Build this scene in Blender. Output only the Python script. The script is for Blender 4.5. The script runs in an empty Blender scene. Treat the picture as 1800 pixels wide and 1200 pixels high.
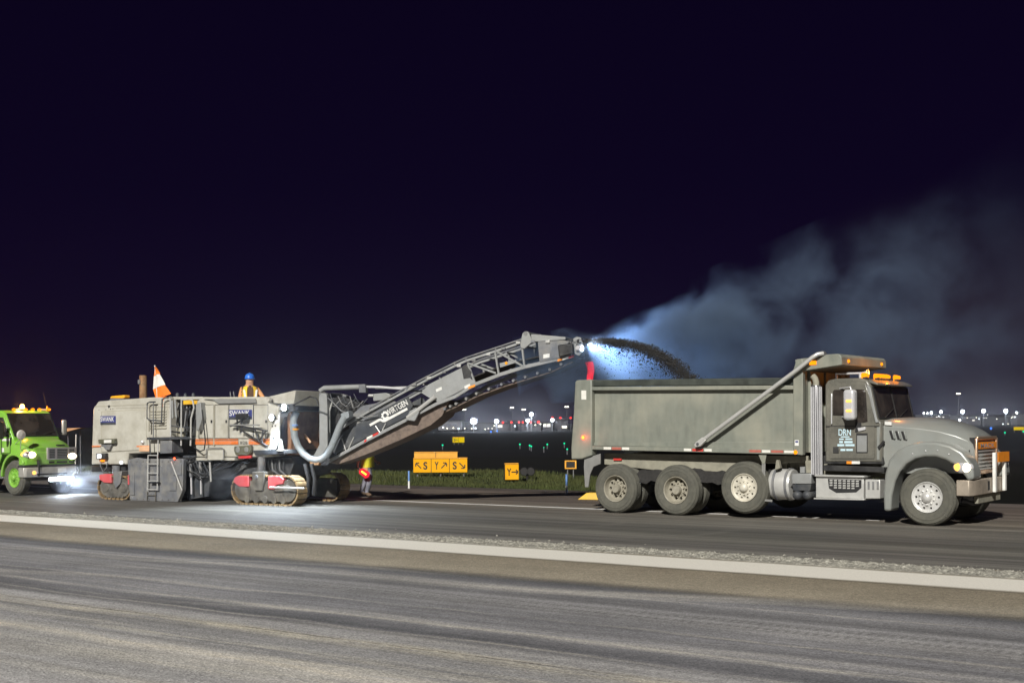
import bpy, bmesh, math, random
from mathutils import Vector, Matrix

# ---------------------------------------------------------------- camera, sky, light
F, CX, HY, CAMH = 2250.0, 900.0, 744.0, 1.95          # photo 1800 x 1200: focal length, horizon, eye height
YAW, ROLL = math.radians(36.2), math.radians(0.4)
RIGHT = Vector((math.cos(YAW), math.sin(YAW), 0)); FWD = Vector((-math.sin(YAW), math.cos(YAW), 0)); UP = Vector((0, 0, 1))
CAM = Vector((0, 0, CAMH))
sc = bpy.context.scene
COL = sc.collection
cd = bpy.data.cameras.new('camera'); cam = bpy.data.objects.new('camera', cd); COL.objects.link(cam)
cd.sensor_width = 36; cd.lens = 36 * F / 1800; cd.shift_y = (HY - 600) / 1800; cd.clip_start = .1; cd.clip_end = 4000
cx_ = RIGHT * math.cos(ROLL) - UP * math.sin(ROLL); cy_ = RIGHT * math.sin(ROLL) + UP * math.cos(ROLL); cz_ = -FWD
cam.matrix_world = Matrix(((cx_.x, cy_.x, cz_.x, 0), (cx_.y, cy_.y, cz_.y, 0), (cx_.z, cy_.z, cz_.z, CAMH), (0, 0, 0, 1)))
sc.camera = cam

w = bpy.data.worlds.new('World'); sc.world = w; w.use_nodes = True
nt = w.node_tree; nt.nodes.clear()
o_ = nt.nodes.new('ShaderNodeOutputWorld'); bg = nt.nodes.new('ShaderNodeBackground')
tc = nt.nodes.new('ShaderNodeTexCoord'); sx = nt.nodes.new('ShaderNodeSeparateXYZ'); rp = nt.nodes.new('ShaderNodeValToRGB')
nt.links.new(tc.outputs['Generated'], sx.inputs[0]); nt.links.new(sx.outputs['Z'], rp.inputs[0])
rp.color_ramp.elements[0].position = 0.0; rp.color_ramp.elements[0].color = (.0085, .0036, .0200, 1)
rp.color_ramp.elements[1].position = 0.5; rp.color_ramp.elements[1].color = (.0024, .0009, .0085, 1)
for p_, c_ in ((.06, (.0050, .0020, .0150, 1)), (.18, (.0032, .0012, .0118, 1))):
    e_ = rp.color_ramp.elements.new(p_); e_.color = c_
nt.links.new(rp.outputs[0], bg.inputs[0]); nt.links.new(bg.outputs[0], o_.inputs[0]); bg.inputs[1].default_value = 1.0

sl = bpy.data.lights.new('sun', 'SUN'); sun = bpy.data.objects.new('sun', sl); COL.objects.link(sun)
sl.energy = 5.0; HAZE = .0005; sl.angle = math.radians(2.0); sl.color = (1, .965, .90)
SUND = Vector((-.30, .86, -.55)).normalized()
sun.rotation_euler = SUND.to_track_quat('-Z', 'Y').to_euler(); sun.location = (0, -5, 30)

sc.view_settings.view_transform = 'Standard'; sc.view_settings.look = 'None'
sc.view_settings.exposure = 0.0; sc.view_settings.gamma = 1.0; sc.view_settings.use_curve_mapping = False
sc.render.engine = 'CYCLES'
sc.cycles.use_denoising = True
sc.cycles.max_bounces = 5; sc.cycles.volume_bounces = 0; sc.cycles.sample_clamp_indirect = 3.0
sc.cycles.volume_step_rate = 1.0; sc.cycles.volume_max_steps = 160

# ---------------------------------------------------------------- frames: a photo pixel seen on a plane of the place
def ray(px, py):
    u = (px - CX) / F; v = (HY - py) / F
    r = u * math.cos(ROLL) + v * math.sin(ROLL); p = -u * math.sin(ROLL) + v * math.cos(ROLL)
    return RIGHT * r + FWD + UP * p
def gnd(px, py, z=0.0):
    d = ray(px, py); return CAM + d * ((z - CAMH) / d.z)
def far(px, py, Z):
    return CAM + ray(px, py) * Z
class Fr:
    def __init__(s, x, y, yaw=0.0, z=0.0):
        s.mat = Matrix.Translation((x, y, z)) @ Matrix.Rotation(yaw, 4, 'Z'); s.inv = s.mat.inverted(); s.yaw = yaw
        s.o = s.inv @ CAM
    def dl(s, px, py): return s.inv.to_3x3() @ ray(px, py)
    def L(s, px, py, y):
        if py == 0: py = HY + 60
        d = s.dl(px, py); t = (y - s.o.y) / d.y; return (s.o.x + d.x * t, s.o.z + d.z * t)
    def X(s, px, py, x):
        d = s.dl(px, py); t = (x - s.o.x) / d.x; return (s.o.y + d.y * t, s.o.z + d.z * t)
    def P(s, px, py, y): a = s.L(px, py, y); return (a[0], y, a[1])
    def pol(s, pts, y): return [s.L(p[0], p[1], y) for p in pts]
WF = Fr(0, 0, 0)

# ---------------------------------------------------------------- materials
MATS = {}
def pm(name, col, rough=.6, metal=0.0, var=.18, scale=6.0, dirt=None, damt=.5, dscale=2.5, bump=0.0, bscale=60.0, spec=.5, coat=0.0, stretch=None):
    if name in MATS: return MATS[name]
    m = bpy.data.materials.new(name); m.use_nodes = True; t = m.node_tree; N = t.nodes; K = t.links
    b = N['Principled BSDF']; b.inputs['Roughness'].default_value = rough; b.inputs['Metallic'].default_value = metal
    b.inputs['Specular IOR Level'].default_value = spec; b.inputs['Coat Weight'].default_value = coat
    c = N.new('ShaderNodeTexCoord'); src = c.outputs['Object']
    if stretch:
        mp = N.new('ShaderNodeMapping'); mp.inputs['Scale'].default_value = stretch; K.new(src, mp.inputs[0]); src = mp.outputs[0]
    n = N.new('ShaderNodeTexNoise'); n.inputs['Scale'].default_value = scale; n.inputs['Detail'].default_value = 6; K.new(src, n.inputs['Vector'])
    r = N.new('ShaderNodeValToRGB'); r.color_ramp.elements[0].position = .3; r.color_ramp.elements[1].position = .7
    r.color_ramp.elements[0].color = tuple(x * (1 - var) for x in col) + (1,); r.color_ramp.elements[1].color = tuple(min(1, x * (1 + var)) for x in col) + (1,)
    K.new(n.outputs['Fac'], r.inputs[0]); out = r.outputs[0]
    if dirt:
        n2 = N.new('ShaderNodeTexNoise'); n2.inputs['Scale'].default_value = dscale; n2.inputs['Detail'].default_value = 8; n2.inputs['Roughness'].default_value = .65; K.new(c.outputs['Object'], n2.inputs['Vector'])
        r2 = N.new('ShaderNodeValToRGB'); r2.color_ramp.elements[0].position = .42; r2.color_ramp.elements[1].position = .68; K.new(n2.outputs['Fac'], r2.inputs[0])
        ma = N.new('ShaderNodeMath'); ma.operation = 'MULTIPLY'; ma.inputs[1].default_value = damt; K.new(r2.outputs[0], ma.inputs[0])
        mx = N.new('ShaderNodeMix'); mx.data_type = 'RGBA'; K.new(ma.outputs[0], mx.inputs['Factor']); K.new(out, mx.inputs['A']); mx.inputs['B'].default_value = tuple(dirt) + (1,)
        out = mx.outputs['Result']
        ro = N.new('ShaderNodeMapRange'); ro.inputs['To Min'].default_value = rough; ro.inputs['To Max'].default_value = min(1, rough + .35); K.new(ma.outputs[0], ro.inputs[0]); K.new(ro.outputs[0], b.inputs['Roughness'])
    K.new(out, b.inputs['Base Color'])
    if bump:
        n3 = N.new('ShaderNodeTexNoise'); n3.inputs['Scale'].default_value = bscale; n3.inputs['Detail'].default_value = 4; K.new(src, n3.inputs['Vector'])
        bp = N.new('ShaderNodeBump'); bp.inputs['Strength'].default_value = bump; bp.inputs['Distance'].default_value = .02; K.new(n3.outputs['Fac'], bp.inputs['Height']); K.new(bp.outputs[0], b.inputs['Normal'])
    MATS[name] = m; return m
def em(name, col, strength):
    if name in MATS: return MATS[name]
    m = bpy.data.materials.new(name); m.use_nodes = True; t = m.node_tree; t.nodes.clear()
    o = t.nodes.new('ShaderNodeOutputMaterial'); e = t.nodes.new('ShaderNodeEmission'); e.inputs[0].default_value = tuple(col) + (1,); e.inputs[1].default_value = strength
    t.links.new(e.outputs[0], o.inputs[0]); m.cycles.emission_sampling = 'NONE'; MATS[name] = m; return m

DUST = (.30, .28, .23)
bedpaint = pm('bed_paint', (.195, .208, .178), .40, 0, .13, 4, (.30, .295, .235), .8, 1.0, .30, 1.3, stretch=(2.2, 2.2, .5))
darkrail = pm('dark_rail', (.035, .042, .036), .6, 0, .3, 5, (.10,.11,.09), .35)
cabpaint = pm('cab_paint', (.125, .122, .104), .26, 0, .10, 3, (.25, .235, .19), .55, 1.8, .08, 2, coat=.5)
hoodpaint = pm('hood_paint', (.27, .285, .27), .30, .15, .08, 3, (.26, .25, .21), .4, 1.8, coat=.4)
tyremat = pm('tyre_rubber', (.088, .087, .072), .85, 0, .12, 14, (.145, .14, .112), .6, 5.0, .5, 60)
rimdusty = pm('dusty_rim', (.33, .31, .25), .6, .1, .15, 8, (.20, .18, .13), .6, 6)
rimpale = pm('pale_rim', (.62, .59, .50), .5, .1, .1, 8, (.33, .30, .22), .5, 6)
rimalu = pm('polished_rim', (.72, .72, .70), .25, .35, .08, 8, (.40, .38, .33), .4, 6)
chrome = pm('chrome', (.80, .80, .82), .22, .45, .05, 5)
alum = pm('brushed_aluminium', (.62, .62, .60), .30, .35, .12, 8, (.35, .34, .30), .4, 4)
framemat = pm('dusty_frame', (.25, .24, .19), .75, 0, .2, 5, (.36, .34, .26), .6, 3)
black = pm('black_metal', (.018, .018, .020), .5, 0, .3, 6, (.10, .10, .09), .35, 3)
blackp = pm('black_rubber', (.015, .015, .016), .7, 0, .3, 6)
glass = pm('dark_glass', (.022, .019, .017), .06, 0, .3, 2, (.11, .09, .075), .5, 2.2, spec=.8)
whitep = pm('white_paint', (.75, .75, .72), .5, 0, .06, 6, (.4, .38, .33), .4, 5)
redp = pm('red_paint', (.55, .03, .03), .5, 0, .1, 6, (.3, .2, .18), .3, 5)
orange_amber = pm('orange_paint_amber_light', (.85, .28, .02), .5, 0, .1, 6)  # orange paint; on the grille it stands for amber light
lblue = pm('light_blue_paint', (.55, .74, .82), .5, 0, .05, 6)
steeltan = pm('tan_bumper_steel', (.42, .36, .29), .45, .35, .15, 6, (.25, .22, .18), .5, 5)
cream = pm('cream_paint', (.475, .462, .405), .42, 0, .07, 3, (.27, .245, .185), .6, 2.2, .12, 2.0)
creamd = pm('dark_cream_paint', (.36, .34, .27), .5, 0, .1, 4, (.2, .18, .14), .5, 3)  # darker cream for seams, slats and small fittings
stripeo = pm('stripe_orange', (.70, .17, .03), .5, 0, .08, 5, (.5, .4, .3), .3, 5)
greysteel = pm('grey_steel', (.150, .157, .172), .5, .1, .2, 5, (.28, .265, .23), .65, 3.5, .25, 8)
darksteel = pm('dark_steel', (.036, .042, .052), .55, .1, .2, 4, (.16, .155, .14), .5, 2.5)
lightsteel = pm('light_grey_steel', (.30, .31, .31), .45, .2, .1, 4, (.2, .2, .18), .5, 3)
hosegrey = pm('grey_hose', (.26, .29, .31), .5, 0, .1, 3, (.18, .18, .17), .4, 3)
beltmat = pm('brown_belt', (.15, .115, .095), .85, 0, .25, 12, (.22, .17, .13), .6, 3, .3, 30)
trackt = pm('track_steel', (.34, .235, .115), .6, .3, .3, 8, (.12, .10, .08), .75, 5, .3, 30)
trackd = pm('track_frame_dark', (.10, .095, .085), .7, .1, .25, 6, (.24, .22, .18), .6, 4)
pinkp = pm('faded_red_guard', (.62, .085, .10), .5, 0, .12, 4, (.35, .2, .17), .35, 4)
rust = pm('rusty_pipe', (.28, .15, .07), .75, .2, .3, 9, (.36, .27, .17), .6, 6)
bluep = pm('navy_plate', (.035, .045, .20), .5, 0, .08, 5)
limep = pm('lime_paint', (.20, .47, .045), .30, 0, .08, 3, (.34, .42, .18), .45, 1.6, .1, 3, coat=.5)
greyp = pm('grey_plastic', (.22, .22, .21), .5, 0, .1, 6)
silver = pm('silver_bumper', (.55, .54, .50), .35, .5, .1, 6, (.35, .33, .28), .4, 4)
amber_off = pm('amber_lens', (.85, .35, .02), .3, 0, .05, 5)
red_off = pm('red_reflector', (.60, .05, .04), .35, 0, .1, 5)
amberE = em('lit_amber', (1, .27, .006), 2.0); amberBE = em('lit_amber_beacon', (1, .50, .10), 18)
whiteE = em('lit_white_led', (.92, .97, 1), 14); barE = em('lit_light_bar', (.85, .93, 1), 25); warmE = em('lit_headlamp', (1, .80, .52), 9)
redE = em('lit_red', (1, .08, .03), 6); orangeE = em('lit_orange_core', (1, .38, .03), 5)
ltamber = em('lit_turn_lamp', (1, .42, .08), 3)

# ---------------------------------------------------------------- mesh building
class MB:
    def __init__(s): s.v = []; s.f = []
    def add(s, v, f):
        k = len(s.v); s.v += [tuple(p) for p in v]; s.f += [tuple(i + k for i in q) for q in f]; return s
    def box(s, x0, x1, y0, y1, z0, z1):
        return s.add([(x0,y0,z0),(x1,y0,z0),(x1,y1,z0),(x0,y1,z0),(x0,y0,z1),(x1,y0,z1),(x1,y1,z1),(x0,y1,z1)],
                     [(0,3,2,1),(4,5,6,7),(0,1,5,4),(1,2,6,5),(2,3,7,6),(3,0,4,7)])
    def prism(s, pts, y0, y1):
        n = len(pts); v = [(p[0], y0, p[1]) for p in pts] + [(p[0], y1, p[1]) for p in pts]
        return s.add(v, [tuple(range(n)), tuple(range(2*n-1, n-1, -1))] + [(i, (i+1) % n, n+(i+1) % n, n+i) for i in range(n)])
    def prismx(s, pts, x0, x1):
        n = len(pts); v = [(x0, p[0], p[1]) for p in pts] + [(x1, p[0], p[1]) for p in pts]
        return s.add(v, [tuple(range(n)), tuple(range(2*n-1, n-1, -1))] + [(i, (i+1) % n, n+(i+1) % n, n+i) for i in range(n)])
    def solid(s, quad, d):
        a = [Vector(p) for p in quad]; d = Vector(d); n = len(a)
        return s.add(a + [p + d for p in a], [tuple(range(n)), tuple(range(2*n-1, n-1, -1))] + [(i, (i+1) % n, n+(i+1) % n, n+i) for i in range(n)])
    def strip(s, outer, inner, y0, y1):
        n = len(outer); v = [(p[0], y0, p[1]) for p in outer] + [(p[0], y0, p[1]) for p in inner] + [(p[0], y1, p[1]) for p in outer] + [(p[0], y1, p[1]) for p in inner]
        f = []
        for i in range(n - 1):
            f += [(i, i+1, n+i+1, n+i), (2*n+i, 3*n+i, 3*n+i+1, 2*n+i+1), (i, 2*n+i, 2*n+i+1, i+1), (n+i, n+i+1, 3*n+i+1, 3*n+i)]
        f += [(0, n, 3*n, 2*n), (n-1, 3*n-1, 4*n-1, 2*n-1)]
        return s.add(v, f)
    def loft(s, loops, cap=True):
        n = len(loops[0]); v = [p for l in loops for p in l]; f = []
        for k in range(len(loops) - 1):
            for i in range(n): f.append((k*n+i, k*n+(i+1) % n, (k+1)*n+(i+1) % n, (k+1)*n+i))
        if cap: f += [tuple(range(n-1, -1, -1)), tuple(range((len(loops)-1)*n, len(loops)*n))]
        return s.add(v, f)
    def tube(s, pts, r, n=8):
        P = [Vector(p) for p in pts]; rr = r if isinstance(r, (list, tuple)) else [r] * len(P); loops = []; ref = None
        for i, p in enumerate(P):
            t = (P[min(i+1, len(P)-1)] - P[max(i-1, 0)]).normalized()
            if ref is None: ref = Vector((0, 0, 1)) if abs(t.z) < .9 else Vector((1, 0, 0))
            a = (ref - t * ref.dot(t)).normalized(); b = t.cross(a); ref = a
            loops.append([tuple(p + (a * math.cos(2*math.pi*k/n) + b * math.sin(2*math.pi*k/n)) * rr[i]) for k in range(n)])
        return s.loft(loops)
    def lathe(s, prof, c, axis='y', n=32):
        c = Vector(c); v = []; f = []
        for r, h in prof:
            for k in range(n):
                a = 2*math.pi*k/n; p, q = r*math.cos(a), r*math.sin(a)
                v.append(tuple(c + (Vector((p, h, q)) if axis == 'y' else Vector((h, p, q)) if axis == 'x' else Vector((p, q, h)))))
        for j in range(len(prof)-1):
            for k in range(n): f.append((j*n+k, j*n+(k+1) % n, (j+1)*n+(k+1) % n, (j+1)*n+k))
        return s.add(v, f)
    def sph(s, c, r, n=14, m=8):
        if not isinstance(r, (list, tuple)): r = (r, r, r)
        v = []; f = []
        for j in range(m+1):
            t = math.pi*j/m
            for k in range(n):
                a = 2*math.pi*k/n; v.append((c[0]+r[0]*math.sin(t)*math.cos(a), c[1]+r[1]*math.sin(t)*math.sin(a), c[2]+r[2]*math.cos(t)))
        for j in range(m):
            for k in range(n): f.append((j*n+k, j*n+(k+1) % n, (j+1)*n+(k+1) % n, (j+1)*n+k))
        return s.add(v, f)
    def holes(s, c, y, r1, r2, n, rh, depth, rc=None):
        rc = rc or (r1+r2)/2; cx, cz = c
        for i in range(n):
            a0 = 2*math.pi*(i-.5)/n; am = 2*math.pi*i/n; a1 = 2*math.pi*(i+.5)/n
            pt = lambda r, a: (cx+r*math.cos(a), y, cz+r*math.sin(a))
            B = [pt(r2, a0), pt(r2, (a0+am)/2), pt(r2, am), pt(r2, (a1+am)/2), pt(r2, a1), pt(rc, a1), pt(r1, a1), pt(r1, am), pt(r1, a0), pt(rc, a0)]
            hc = pt(rc, am); m = len(B); H = []
            for p in B:
                d = Vector(p) - Vector(hc); d.normalize(); H.append(tuple(Vector(hc) + d*rh))
            D = [(h[0], h[1]+depth, h[2]) for h in H]
            s.add(B + H + D, [(j, (j+1) % m, m+(j+1) % m, m+j) for j in range(m)] + [(m+j, m+(j+1) % m, 2*m+(j+1) % m, 2*m+j) for j in range(m)])
        return s
WM = {}
def link(o, fr, parent):
    COL.objects.link(o); WM[o.name] = fr.mat
    if parent is not None:
        o.parent = parent; o.matrix_local = WM[parent.name].inverted() @ fr.mat
    else: o.matrix_world = fr.mat
    return o
def tag(o, label=None, cat=None, group=None, kind=None):
    if label: o['label'] = label
    if cat: o['category'] = cat
    if group: o['group'] = group
    if kind: o['kind'] = kind
    return o
def finish(me, bev_angle=38):
    bm = bmesh.new(); bm.from_mesh(me); bmesh.ops.remove_doubles(bm, verts=bm.verts, dist=1e-5); bmesh.ops.recalc_face_normals(bm, faces=bm.faces); bm.to_mesh(me); bm.free()
    me.polygons.foreach_set('use_smooth', [True]*len(me.polygons)); me.set_sharp_from_angle(angle=math.radians(bev_angle))
def part(mb, name, mat, parent=None, fr=WF, bev=0.0, seg=2):
    me = bpy.data.meshes.new(name); me.from_pydata(mb.v, [], mb.f); me.update(); finish(me)
    me.materials.append(mat); o = bpy.data.objects.new(name, me); link(o, fr, parent)
    if bev:
        b = o.modifiers.new('bevel', 'BEVEL'); b.width = bev; b.segments = seg; b.limit_method = 'ANGLE'; b.angle_limit = math.radians(35); b.harden_normals = False
    return o
def thing(name, label, cat, fr=WF, group=None):
    o = bpy.data.objects.new(name, None); o.empty_display_size = .3; link(o, fr, None); return tag(o, label, cat, group)
def copyobj(o, parent, fr):
    c = o.copy(); link(c, fr, parent); return c
def text(name, s, pos, xd, zd, h, mat, parent, fr=WF, width=None, ext=.004, align='CENTER', bold=.012):
    cu = bpy.data.curves.new(name, 'FONT'); cu.body = s; cu.size = 1; cu.align_x = align; cu.align_y = 'CENTER'; cu.extrude = 0; cu.offset = bold
    t = bpy.data.objects.new(name, cu); COL.objects.link(t); bpy.context.view_layer.update()
    me = bpy.data.meshes.new_from_object(t.evaluated_get(bpy.context.evaluated_depsgraph_get())); bpy.data.objects.remove(t)
    xs = [v.co.x for v in me.vertices]; ys = [v.co.y for v in me.vertices]
    sx_ = (width / (max(xs)-min(xs))) if width else h/(max(ys)-min(ys)); sz_ = h/(max(ys)-min(ys))
    mx = (max(xs)+min(xs))/2; my = (max(ys)+min(ys))/2; xd = Vector(xd).normalized(); zd = Vector(zd).normalized(); nn = xd.cross(zd)
    for v in me.vertices: v.co = Vector(pos) + xd*(v.co.x-mx)*sx_ + zd*(v.co.y-my)*sz_ + nn*ext
    me.materials.clear(); me.materials.append(mat); o = bpy.data.objects.new(name, me); return link(o, fr, parent)
def lamp(name, kind, pos, energy, col, fr, parent, d=None, angle=60, r=.05, blend=.5):
    l = bpy.data.lights.new(name, kind); l.energy = energy; l.color = col
    if kind in ('SPOT', 'POINT'): l.shadow_soft_size = r
    if kind == 'SPOT': l.spot_size = math.radians(angle); l.spot_blend = blend
    o = bpy.data.objects.new(name, l); COL.objects.link(o)
    q = Vector(d).to_track_quat('-Z', 'Y').to_matrix().to_4x4() if d is not None else Matrix.Identity(4)
    m = fr.mat @ Matrix.Translation(pos) @ q
    o.parent = parent; o.matrix_local = WM[parent.name].inverted() @ m; return o
def wheel(root, fr, x, z, y, r, wd, style, side=-1, name='wheel'):
    # y = outer face, side -1: outer face looks to -y
    s = -side
    h = lambda a: y + s*a
    T = MB(); prof = [(.285,.045),(.30,.012),(.34,.0),(.405,-.003),(.41,-.010),(.425,-.010),(.43,-.003),(.47,.004),(.475,-.003),(.487,-.001),(.49,.010),(.505,.022),(.522,.045),(.53,.06)]
    k = 4; tw = (wd-.12)/k
    for i in range(k):
        a = .06+i*tw
        prof += [(.53, a+.006), (.53, a+tw-.012)]
        if i < k-1: prof += [(.515, a+tw-.009), (.515, a+tw+.003)]
    prof += [(.522, wd-.045), (.505, wd-.022), (.42, wd+.004), (.30, wd-.012), (.285, wd-.045)]
    T.lathe([(p*r/.53, h(a)) for p, a in prof], (x, 0, z), 'y', 56)
    t = part(T, 'tyre', tyremat, root, fr)
    R = MB(); q = r/.53
    if style == 'dual':
        R.lathe([(a*q, h(b)) for a, b in [(.285,.05),(.292,.02),(.286,.008),(.272,.014),(.262,.05),(.25,.10),(.232,.135)]], (x,0,z), 'y', 40)
        R.holes((x, z), h(.135), .125*q, .232*q, 10, .034*q, .07*s, .185*q)
        R.lathe([(.125*q, h(.135)),(.12*q,h(.12)),(.098*q,h(.115)),(.094*q,h(.03)),(.085*q,h(.012)),(0.001,h(.012))], (x,0,z), 'y', 24)
        for i in range(10):
            a = 2*math.pi*(i+.5)/10; R.lathe([(.017*q,h(.135)),(.017*q,h(.095)),(.001,h(.092))], (x+.142*q*math.cos(a),0,z+.142*q*math.sin(a)), 'y', 6)
        mt = rimdusty
    else:
        R.lathe([(a*q, h(b)) for a, b in [(.285,.05),(.292,.02),(.286,.006),(.272,.010),(.262,.035),(.255,.04)]], (x,0,z), 'y', 40)
        R.holes((x, z), h(.04), .165*q, .255*q, 10, .023*q, .05*s, .21*q)
        R.lathe([(.165*q,h(.04)),(.158*q,h(.03)),(.10*q,h(.02)),(.092*q,h(-.02)),(.07*q,h(-.05)),(.03*q,h(-.065)),(.001,h(-.066))], (x,0,z), 'y', 28)
        for i in range(10):
            a = 2*math.pi*(i+.5)/10; R.lathe([(.017*q,h(.035)),(.017*q,h(-.002)),(.001,h(-.008))], (x+.135*q*math.cos(a),0,z+.135*q*math.sin(a)), 'y', 6)
        mt = rimalu if style == 'front' else rimpale if style == 'pale' else limep
    part(R, 'rim', mt, t, fr)
    t.name = name
    return t
# ---------------------------------------------------------------- the setting: ground, pavements, markings, grass
def nodes(name):
    m = bpy.data.materials.new(name); m.use_nodes = True; return m, m.node_tree.nodes, m.node_tree.links, m.node_tree.nodes['Principled BSDF']
def mapnoise(N, K, src, scale, stretch=(1,1,1), detail=6, rough=.6):
    mp = N.new('ShaderNodeMapping'); mp.inputs['Scale'].default_value = stretch; K.new(src, mp.inputs[0])
    n = N.new('ShaderNodeTexNoise'); n.inputs['Scale'].default_value = scale; n.inputs['Detail'].default_value = detail; n.inputs['Roughness'].default_value = rough
    K.new(mp.outputs[0], n.inputs['Vector']); return n.outputs['Fac']
def math_(N, K, op, a, b, clamp=False):
    m = N.new('ShaderNodeMath'); m.operation = op; m.use_clamp = clamp
    for i, q in enumerate((a, b)):
        if q is None: continue
        if isinstance(q, (int, float)): m.inputs[i].default_value = q
        else: K.new(q, m.inputs[i])
    return m.outputs[0]
def mixc(N, K, fac, a, b, bt='MIX'):
    m = N.new('ShaderNodeMix'); m.data_type = 'RGBA'; m.blend_type = bt
    for nm, q in (('Factor', fac), ('A', a), ('B', b)):
        if isinstance(q, (int, float)): m.inputs[nm].default_value = q
        elif isinstance(q, tuple): m.inputs[nm].default_value = q + (1,)
        else: K.new(q, m.inputs[nm])
    return m.outputs['Result']
def ramp(N, K, src, stops, interp='LINEAR'):
    r = N.new('ShaderNodeValToRGB'); r.color_ramp.interpolation = interp; e = r.color_ramp.elements
    while len(e) < len(stops): e.new(.5)
    for i, (p, c) in enumerate(stops):
        e[i].position = p; e[i].color = (c + (1,)) if isinstance(c, tuple) else (c, c, c, 1)
    K.new(src, r.inputs[0]); return r.outputs[0]
def maprange(N, K, src, a, b, c=0.0, d=1.0):
    m = N.new('ShaderNodeMapRange'); K.new(src, m.inputs[0])
    for i, q in enumerate((a, b, c, d)): m.inputs[1+i].default_value = q
    return m.outputs[0]
def bump(N, K, bsdf, hs, strength, dist):
    b = N.new('ShaderNodeBump'); b.inputs['Strength'].default_value = strength; b.inputs['Distance'].default_value = dist; K.new(hs, b.inputs['Height']); K.new(b.outputs[0], bsdf.inputs['Normal'])

# near swept pavement: bands, dust streaks and a seam run along the strip (world X)
m, N, K, B = nodes('swept_asphalt'); c = N.new('ShaderNodeTexCoord').outputs['Object']
sp = N.new('ShaderNodeSeparateXYZ'); K.new(c, sp.inputs[0]); Y = sp.outputs['Y']; Xc = sp.outputs['X']
wob = mapnoise(N, K, c, 1.0, (.35, .35, 1), 4); Yw = math_(N, K, 'ADD', Y, maprange(N, K, wob, .2, .8, -.14, .14))
yy = maprange(N, K, Yw, 4, 17)
pp = lambda v: (v-4)/13
asph, asphl, asphd, sand, sandl = (.250,.248,.258), (.385,.378,.378), (.115,.116,.125), (.255,.222,.165), (.345,.305,.235)
base = ramp(N, K, yy, [(pp(4.2),(.42,.41,.405)),(pp(6.6),(.37,.362,.358)),(pp(7.0),(.42,.41,.40)),(pp(7.5),(.30,.296,.30)),(pp(8.0),(.33,.324,.322)),(pp(8.5),(.36,.352,.35)),(pp(8.9),(.165,.165,.178)),(pp(9.5),(.215,.213,.224)),(pp(10.2),(.19,.189,.20)),(pp(10.9),(.31,.305,.308)),(pp(11.5),(.195,.193,.20)),(pp(12.0),asph),(pp(12.5),asphd),(pp(12.75),(.17,.155,.13)),(pp(13.0),sandl),(pp(14.4),sand)])  # besides streak tones, paler near bands imitate falloff of the work lights
st1 = mapnoise(N, K, c, 1.0, (.05, 2.2, 1), 8, .7); st2 = mapnoise(N, K, c, 1.0, (.10, 7.0, 1), 6, .7)
mp = N.new('ShaderNodeMapping'); mp.inputs['Rotation'].default_value = (0, 0, math.radians(-5)); K.new(c, mp.inputs[0])
wv3 = N.new('ShaderNodeTexNoise'); wv3.inputs['Scale'].default_value = .16; wv3.inputs['Detail'].default_value = 1; K.new(mp.outputs[0], wv3.inputs['Vector'])
wadd = N.new('ShaderNodeVectorMath'); wadd.operation = 'MULTIPLY_ADD'; K.new(wv3.outputs['Color'], wadd.inputs[0]); wadd.inputs[1].default_value = (0, 2.6, 0); K.new(mp.outputs[0], wadd.inputs[2])
st3 = mapnoise(N, K, wadd.outputs[0], 1.0, (.05, 1.1, 1), 7, .68)
isnear = ramp(N, K, yy, [(pp(12.4), 1.0), (pp(12.9), .22)])
col = mixc(N, K, math_(N, K, 'MULTIPLY', isnear, 1.0), base, mixc(N, K, 1.0, base, ramp(N, K, st1, [(.30, .60), (.5, .97), (.72, 1.42)]), 'MULTIPLY'))
col = mixc(N, K, isnear, col, mixc(N, K, 1.0, col, ramp(N, K, st2, [(.3, .90), (.7, 1.10)]), 'MULTIPLY'))
dst = ramp(N, K, st3, [(.52, 0.0), (.68, .62)])
col = mixc(N, K, math_(N, K, 'MULTIPLY', dst, isnear), col, (.50,.475,.43))
# seam with dust lying along it, and a second dust trail
def lineband(v, half, src=Y): return math_(N, K, 'SUBTRACT', 1.0, maprange(N, K, math_(N, K, 'ABSOLUTE', math_(N, K, 'SUBTRACT', src, v), None), 0, half), True)
brk = ramp(N, K, mapnoise(N, K, c, 1.0, (.5, 6, 1), 6, .7), [(.38, 0.0), (.62, 1.0)])
col = mixc(N, K, math_(N, K, 'MULTIPLY', lineband(8.20, .22, Yw), math_(N, K, 'MULTIPLY', brk, .9)), col, (.60,.55,.44))
col = mixc(N, K, math_(N, K, 'MULTIPLY', lineband(7.12, .30, Yw), math_(N, K, 'MULTIPLY', brk, .85)), col, (.60,.55,.46))
def slant(k, x0, amp, fr_):
    sn = N.new('ShaderNodeMath'); sn.operation = 'SINE'; K.new(math_(N, K, 'MULTIPLY', Xc, fr_), sn.inputs[0])
    return math_(N, K, 'ADD', math_(N, K, 'ADD', Yw, math_(N, K, 'MULTIPLY', math_(N, K, 'SUBTRACT', Xc, x0), k)), math_(N, K, 'MULTIPLY', sn.outputs[0], amp))
brk2 = ramp(N, K, mapnoise(N, K, c, 1.0, (.35, 9, 1), 6, .75), [(.40, 0.0), (.60, 1.0)])
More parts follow.
